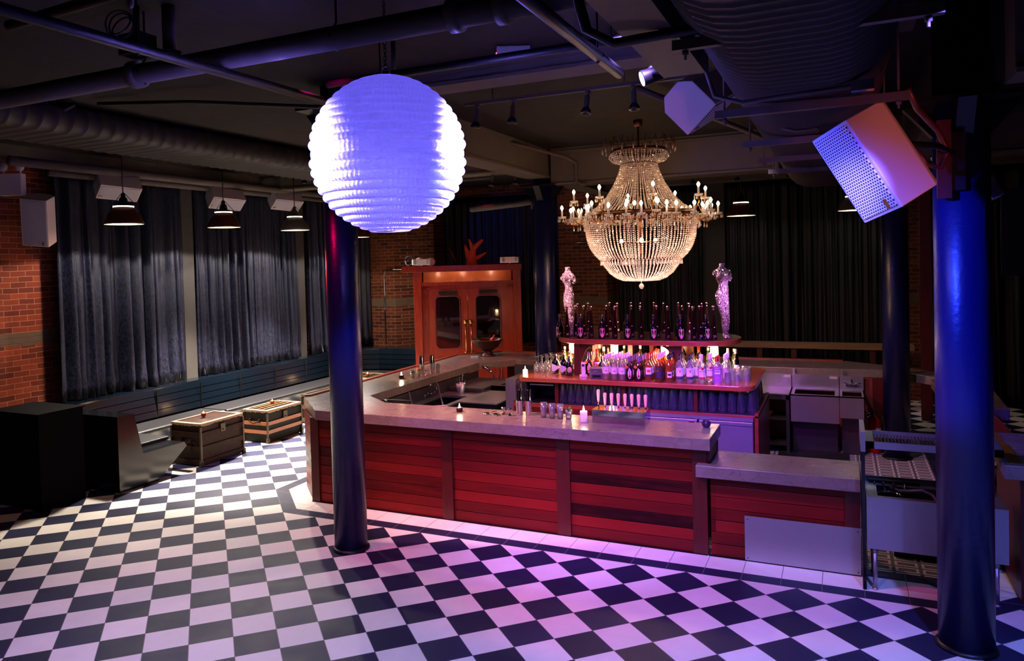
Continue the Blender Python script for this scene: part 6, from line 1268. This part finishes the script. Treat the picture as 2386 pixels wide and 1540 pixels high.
# ============================================================ ENTRANCE VESTIBULE
V0 = Vector((-3.32, 6.47)); DU = Vector((.9010, .4338)); DN = Vector((.4338, -.9010))   # along the face, out of the face
def vm(): return Matrix(((DU.x, -DN.x, 0, V0.x), (DU.y, -DN.y, 0, V0.y), (0, 0, 1, 0), (0, 0, 0, 1)))
VM = vm(); WV = 2.10
t = thing('entrance_vestibule', 'reddish mahogany entrance vestibule with lit transom and double doors', 'vestibule', (V0.x, V0.y, 0))
def vb(name, mat, *boxes, bevel=0.0, parent=None):
    b = MB()
    for q in boxes: b.box(*q, mat=VM)
    return b.build(name, M[mat], parent or t, bevel)
vb('side_post', 'door_wood', (0, -.06, 0, .15, .12, 2.50), bevel=.004); vb('side_post', 'door_wood', (WV - .15, -.06, 0, WV, .12, 2.50), bevel=.004)
vb('cornice', 'door_wood', (-.22, -.08, 2.50, WV + .02, 1.1, 2.62), bevel=.004); vb('transom_rail', 'door_wood', (.15, -.04, 2.23, WV - .15, .10, 2.30))
vb('door_frame', 'door_wood', (.15, .02, 0, .26, .10, 2.23), (WV - .26, .02, 0, WV - .15, .10, 2.23), (.15, .02, 2.17, WV - .15, .10, 2.23))
vb('transom_panel', 'glow_wood', (.15, .62, 2.28, WV - .15, .64, 2.50)); vb('transom_glass', 'pane', (.15, .05, 2.30, WV - .15, .056, 2.50))
vb('transom_soffit', 'glow_wood', (.15, .10, 2.27, WV - .15, .64, 2.285))
vb('back_wall', 'door_wood', (.0, 1.04, 0, WV, 1.08, 2.50)); vb('side_wall', 'door_wood', (WV - .06, .1, 0, WV - .02, 1.08, 2.5))
for (x0, x1, hx) in ((.26, 1.045, .995), (1.055, 1.84, 1.105)):
    dd = MB(); gx0, gx1, gz0, gz1 = x0 + .15, x1 - .15, .98, 2.02; n = 6; r = .09
    outer = [(x0, .02), (x1, .02), (x1, 2.165), (x0, 2.165)]
    # stiles, rails and rounded light
    for q in ((x0, .045, .02, gx0, .09, 2.165), (gx1, .045, .02, x1, .09, 2.165), (gx0, .045, gz1, gx1, .09, 2.165), (gx0, .045, .02, gx1, .09, gz0)): dd.box(*q, mat=VM)
    for (cx_, cz_, a0) in ((gx0, gz0, 180), (gx1, gz0, 270), (gx1, gz1, 0), (gx0, gz1, 90)):
        ccx = cx_ + (r if cx_ == gx0 else -r); ccz = cz_ + (r if cz_ == gz0 else -r)
        arc = [(ccx + r * math.cos(R(a0 + 90 * i / n)), ccz + r * math.sin(R(a0 + 90 * i / n))) for i in range(n + 1)]; poly = [(cx_, cz_)] + arc; k = len(poly)
        dd.add([(px, yy, pz) for yy in (.047, .088) for px, pz in poly], [tuple(range(k)), tuple(range(k, 2 * k))] + [(i, (i + 1) % k, k + (i + 1) % k, k + i) for i in range(k)], False, VM)
    leaf = sub(dd.build('door_leaf', M['door_wood'], t))
    pts = []
    for (ccx, ccz, a0) in ((gx0 + r, gz0 + r, 180), (gx1 - r, gz0 + r, 270), (gx1 - r, gz1 - r, 0), (gx0 + r, gz1 - r, 90)):
        pts += [VM @ Vector((ccx + r * math.cos(R(a0 + 90 * i / n)), .042, ccz + r * math.sin(R(a0 + 90 * i / n)))) for i in range(n + 1)]
    MB().tube(pts, .014, 8, True).build('glazing_bead', M['mahog_z'], leaf)
    vb('door_glass', 'pane', (gx0, .066, gz0, gx1, .07, gz1), parent=leaf)
    pts = []
    for (ccx, ccz, a0) in ((gx0 + r, .25, 180), (gx1 - r, .25, 270), (gx1 - r, .72, 0), (gx0 + r, .72, 90)):
        pts += [VM @ Vector((ccx + r * math.cos(R(a0 + 90 * i / n)), .042, ccz + r * math.sin(R(a0 + 90 * i / n)))) for i in range(n + 1)]
    MB().tube(pts, .012, 8, True).build('panel_moulding', M['mahog_z'], leaf)
    A = lambda x, y, z: tuple(VM @ Vector((x, y, z)))
    b = MB().cyl(A(hx, -.02, .90), A(hx, -.02, 1.47), .014).cyl(A(hx, .045, 1.50), A(hx, .032, 1.50), .045, n=24).cyl(A(hx, .045, .88), A(hx, .032, .88), .045, n=24).cyl(A(hx, .04, 1.50), A(hx, -.02, 1.49), .016).cyl(A(hx, .04, .88), A(hx, -.02, .89), .016); b.ball(A(hx, -.02, 1.49), .02); b.ball(A(hx, -.02, .89), .02); b.build('pull_handle', M['brass'], leaf)
    vb('door_closer', 'black', (x0 + .22, .0, 2.06, x1 - .20, .045, 2.12), parent=leaf)
# splayed side light
S0 = V0; S1 = V0 + Vector((-.20, .55))
def sb(name, mat, z0, z1, f0, f1, th=.05):
    d = S1 - S0; a, b_ = S0 + d * f0, S0 + d * f1; n_ = Vector((d.y, -d.x)).normalized() * th
    MB().prism([tuple(a), tuple(b_), tuple(b_ + n_), tuple(a + n_)], z0, z1).build(name, M[mat], t)
sb('side_sill', 'door_wood', 0, .9, 0, 1); sb('side_header', 'door_wood', 2.45, 2.5, 0, 1); sb('side_stile', 'door_wood', .9, 2.45, .8, 1); sb('side_glass', 'pane', .9, 2.45, .05, .8, .006); sb('side_rail', 'door_wood', 2.2, 2.28, 0, .8)
MB().prism([tuple(S0), tuple(S1), tuple(S1 + Vector((.2, .6))), tuple(S0 + Vector((1.2, 1.2)))], 2.5, 2.62).build('roof_board', M['door_wood'], t)
for u_ in (.45, .95, 1.55): point('transom_light', tuple(VM @ Vector((u_, .25, 2.45))), 32, (1.0, .52, .26), .04)
q = VM @ Vector((1.0, .6, 1.9)); point('vestibule_light', tuple(q), 1.2, (1.0, .5, .3), .05)
spot('door_wash', (-1.2, 3.4, 4.0), (-2.2, 6.9, 1.4), 85, (1.0, .26, .12), 50, .9, .1)
spot('far_brick_wash', (-4.3, 6.4, 4.0), (-4.6, 8.2, 1.6), 45, (1.0, .58, .30), 60, .9, .1)
# things stored on the vestibule roof
for i, (u, z, r) in enumerate(((.12, 2.71, .085), (.34, 2.70, .08))):
    a, b_ = VM @ Vector((u, .05, z)), VM @ Vector((u, .75, z)); o = MB().cyl(a, b_, r, n=24).cyl(VM @ Vector((u, .045, z)), a, r * .3, n=16).build('paper_roll', plain('roll_paper_%d' % i, L(216, 176, 170), .8)); tag(o, ['thick pinkish roll lying on the vestibule roof beside the cable coil', 'thick pinkish roll lying on the vestibule roof, second from the corner'][i], 'roll', 'rolls on the vestibule roof')
b = MB()
for i in range(5): b.torus((0, 0, 0), .08 + .006 * i, .008, 20, 5, Matrix.Translation(VM @ Vector((-.08, .1, 2.72))) @ Matrix.Rotation(R(70 + 8 * i), 4, 'X'))
o = b.build('cable_coil', M['plastic']); tag(o, 'coil of pale cable at the corner of the vestibule roof', 'cable')
t = thing('driftwood', 'branching driftwood piece standing on the vestibule roof', 'driftwood', tuple(VM @ Vector((1.15, .4, 2.62))))
A = lambda x, y, z: VM @ Vector((x, y, z))
b = MB(); b.tube([A(1.15, .4, 2.62), A(1.15, .4, 2.78), A(1.20, .4, 2.95), A(1.38, .35, 3.12)], [.13, .10, .06, .03], 9); b.tube([A(1.12, .4, 2.72), A(1.06, .4, 2.90), A(1.02, .42, 3.02)], [.09, .05, .02], 8); b.tube([A(1.18, .4, 2.88), A(1.14, .38, 3.05), A(1.10, .38, 3.14)], [.06, .035, .015], 8); b.tube([A(1.2, .4, 2.72), A(1.35, .36, 2.80), A(1.45, .36, 2.86)], [.06, .035, .012], 8)
b.build('branches', plain('driftwood_bark', L(170, 70, 44), .8, 0, .3, 12), t)
o = MB().tube([A(.85, .5, 2.63), A(.78, .45, 2.80), A(.70, .45, 2.98)], [.03, .02, .008]).build('thin_branch', M['shade_red']); tag(o, 'thin pointed branch leaning on the vestibule roof', 'branch')
spot('roof_red', (-1.0, 5.0, 4.0), (-2.2, 7.0, 2.8), 40, (1.0, .08, .10), 40, .9, .08)
spot('roof_blue', (-3.6, 6.2, 4.0), (-2.3, 8.8, 3.2), 60, (.08, .10, 1.0), 50, .9, .08)
# brick clutter
t = thing('wall_clamp_pole', 'thin steel pole standing against the brick at the picture edge', 'pole', (-5.5, -1.1, 0)); MB().cyl((-5.5, -.78, .0), (-5.5, -.78, 4.2), .018).build('pole_tube', M['chrome'], t)
o = MB().tube([(-5.57, -.7, .9), (-5.55, -.72, 1.3), (-5.56, -.60, 1.45), (-5.58, -.5, 1.42)], .014).build('power_cable', M['wire']); tag(o, 'black cable curving up the brick behind the plinth box', 'cable')
t = thing('dark_doorway_bracket', 'dark blue tinted wall bracket in the gloom beyond the thick column', 'bracket', (7.0, 2.5, 2.3)); MB().box(6.9, 2.48, 2.45, 8.3, 2.56, 2.6).box(7.2, 2.44, 2.2, 8.0, 2.52, 2.42).build('bracket_plate', M['black'], t)
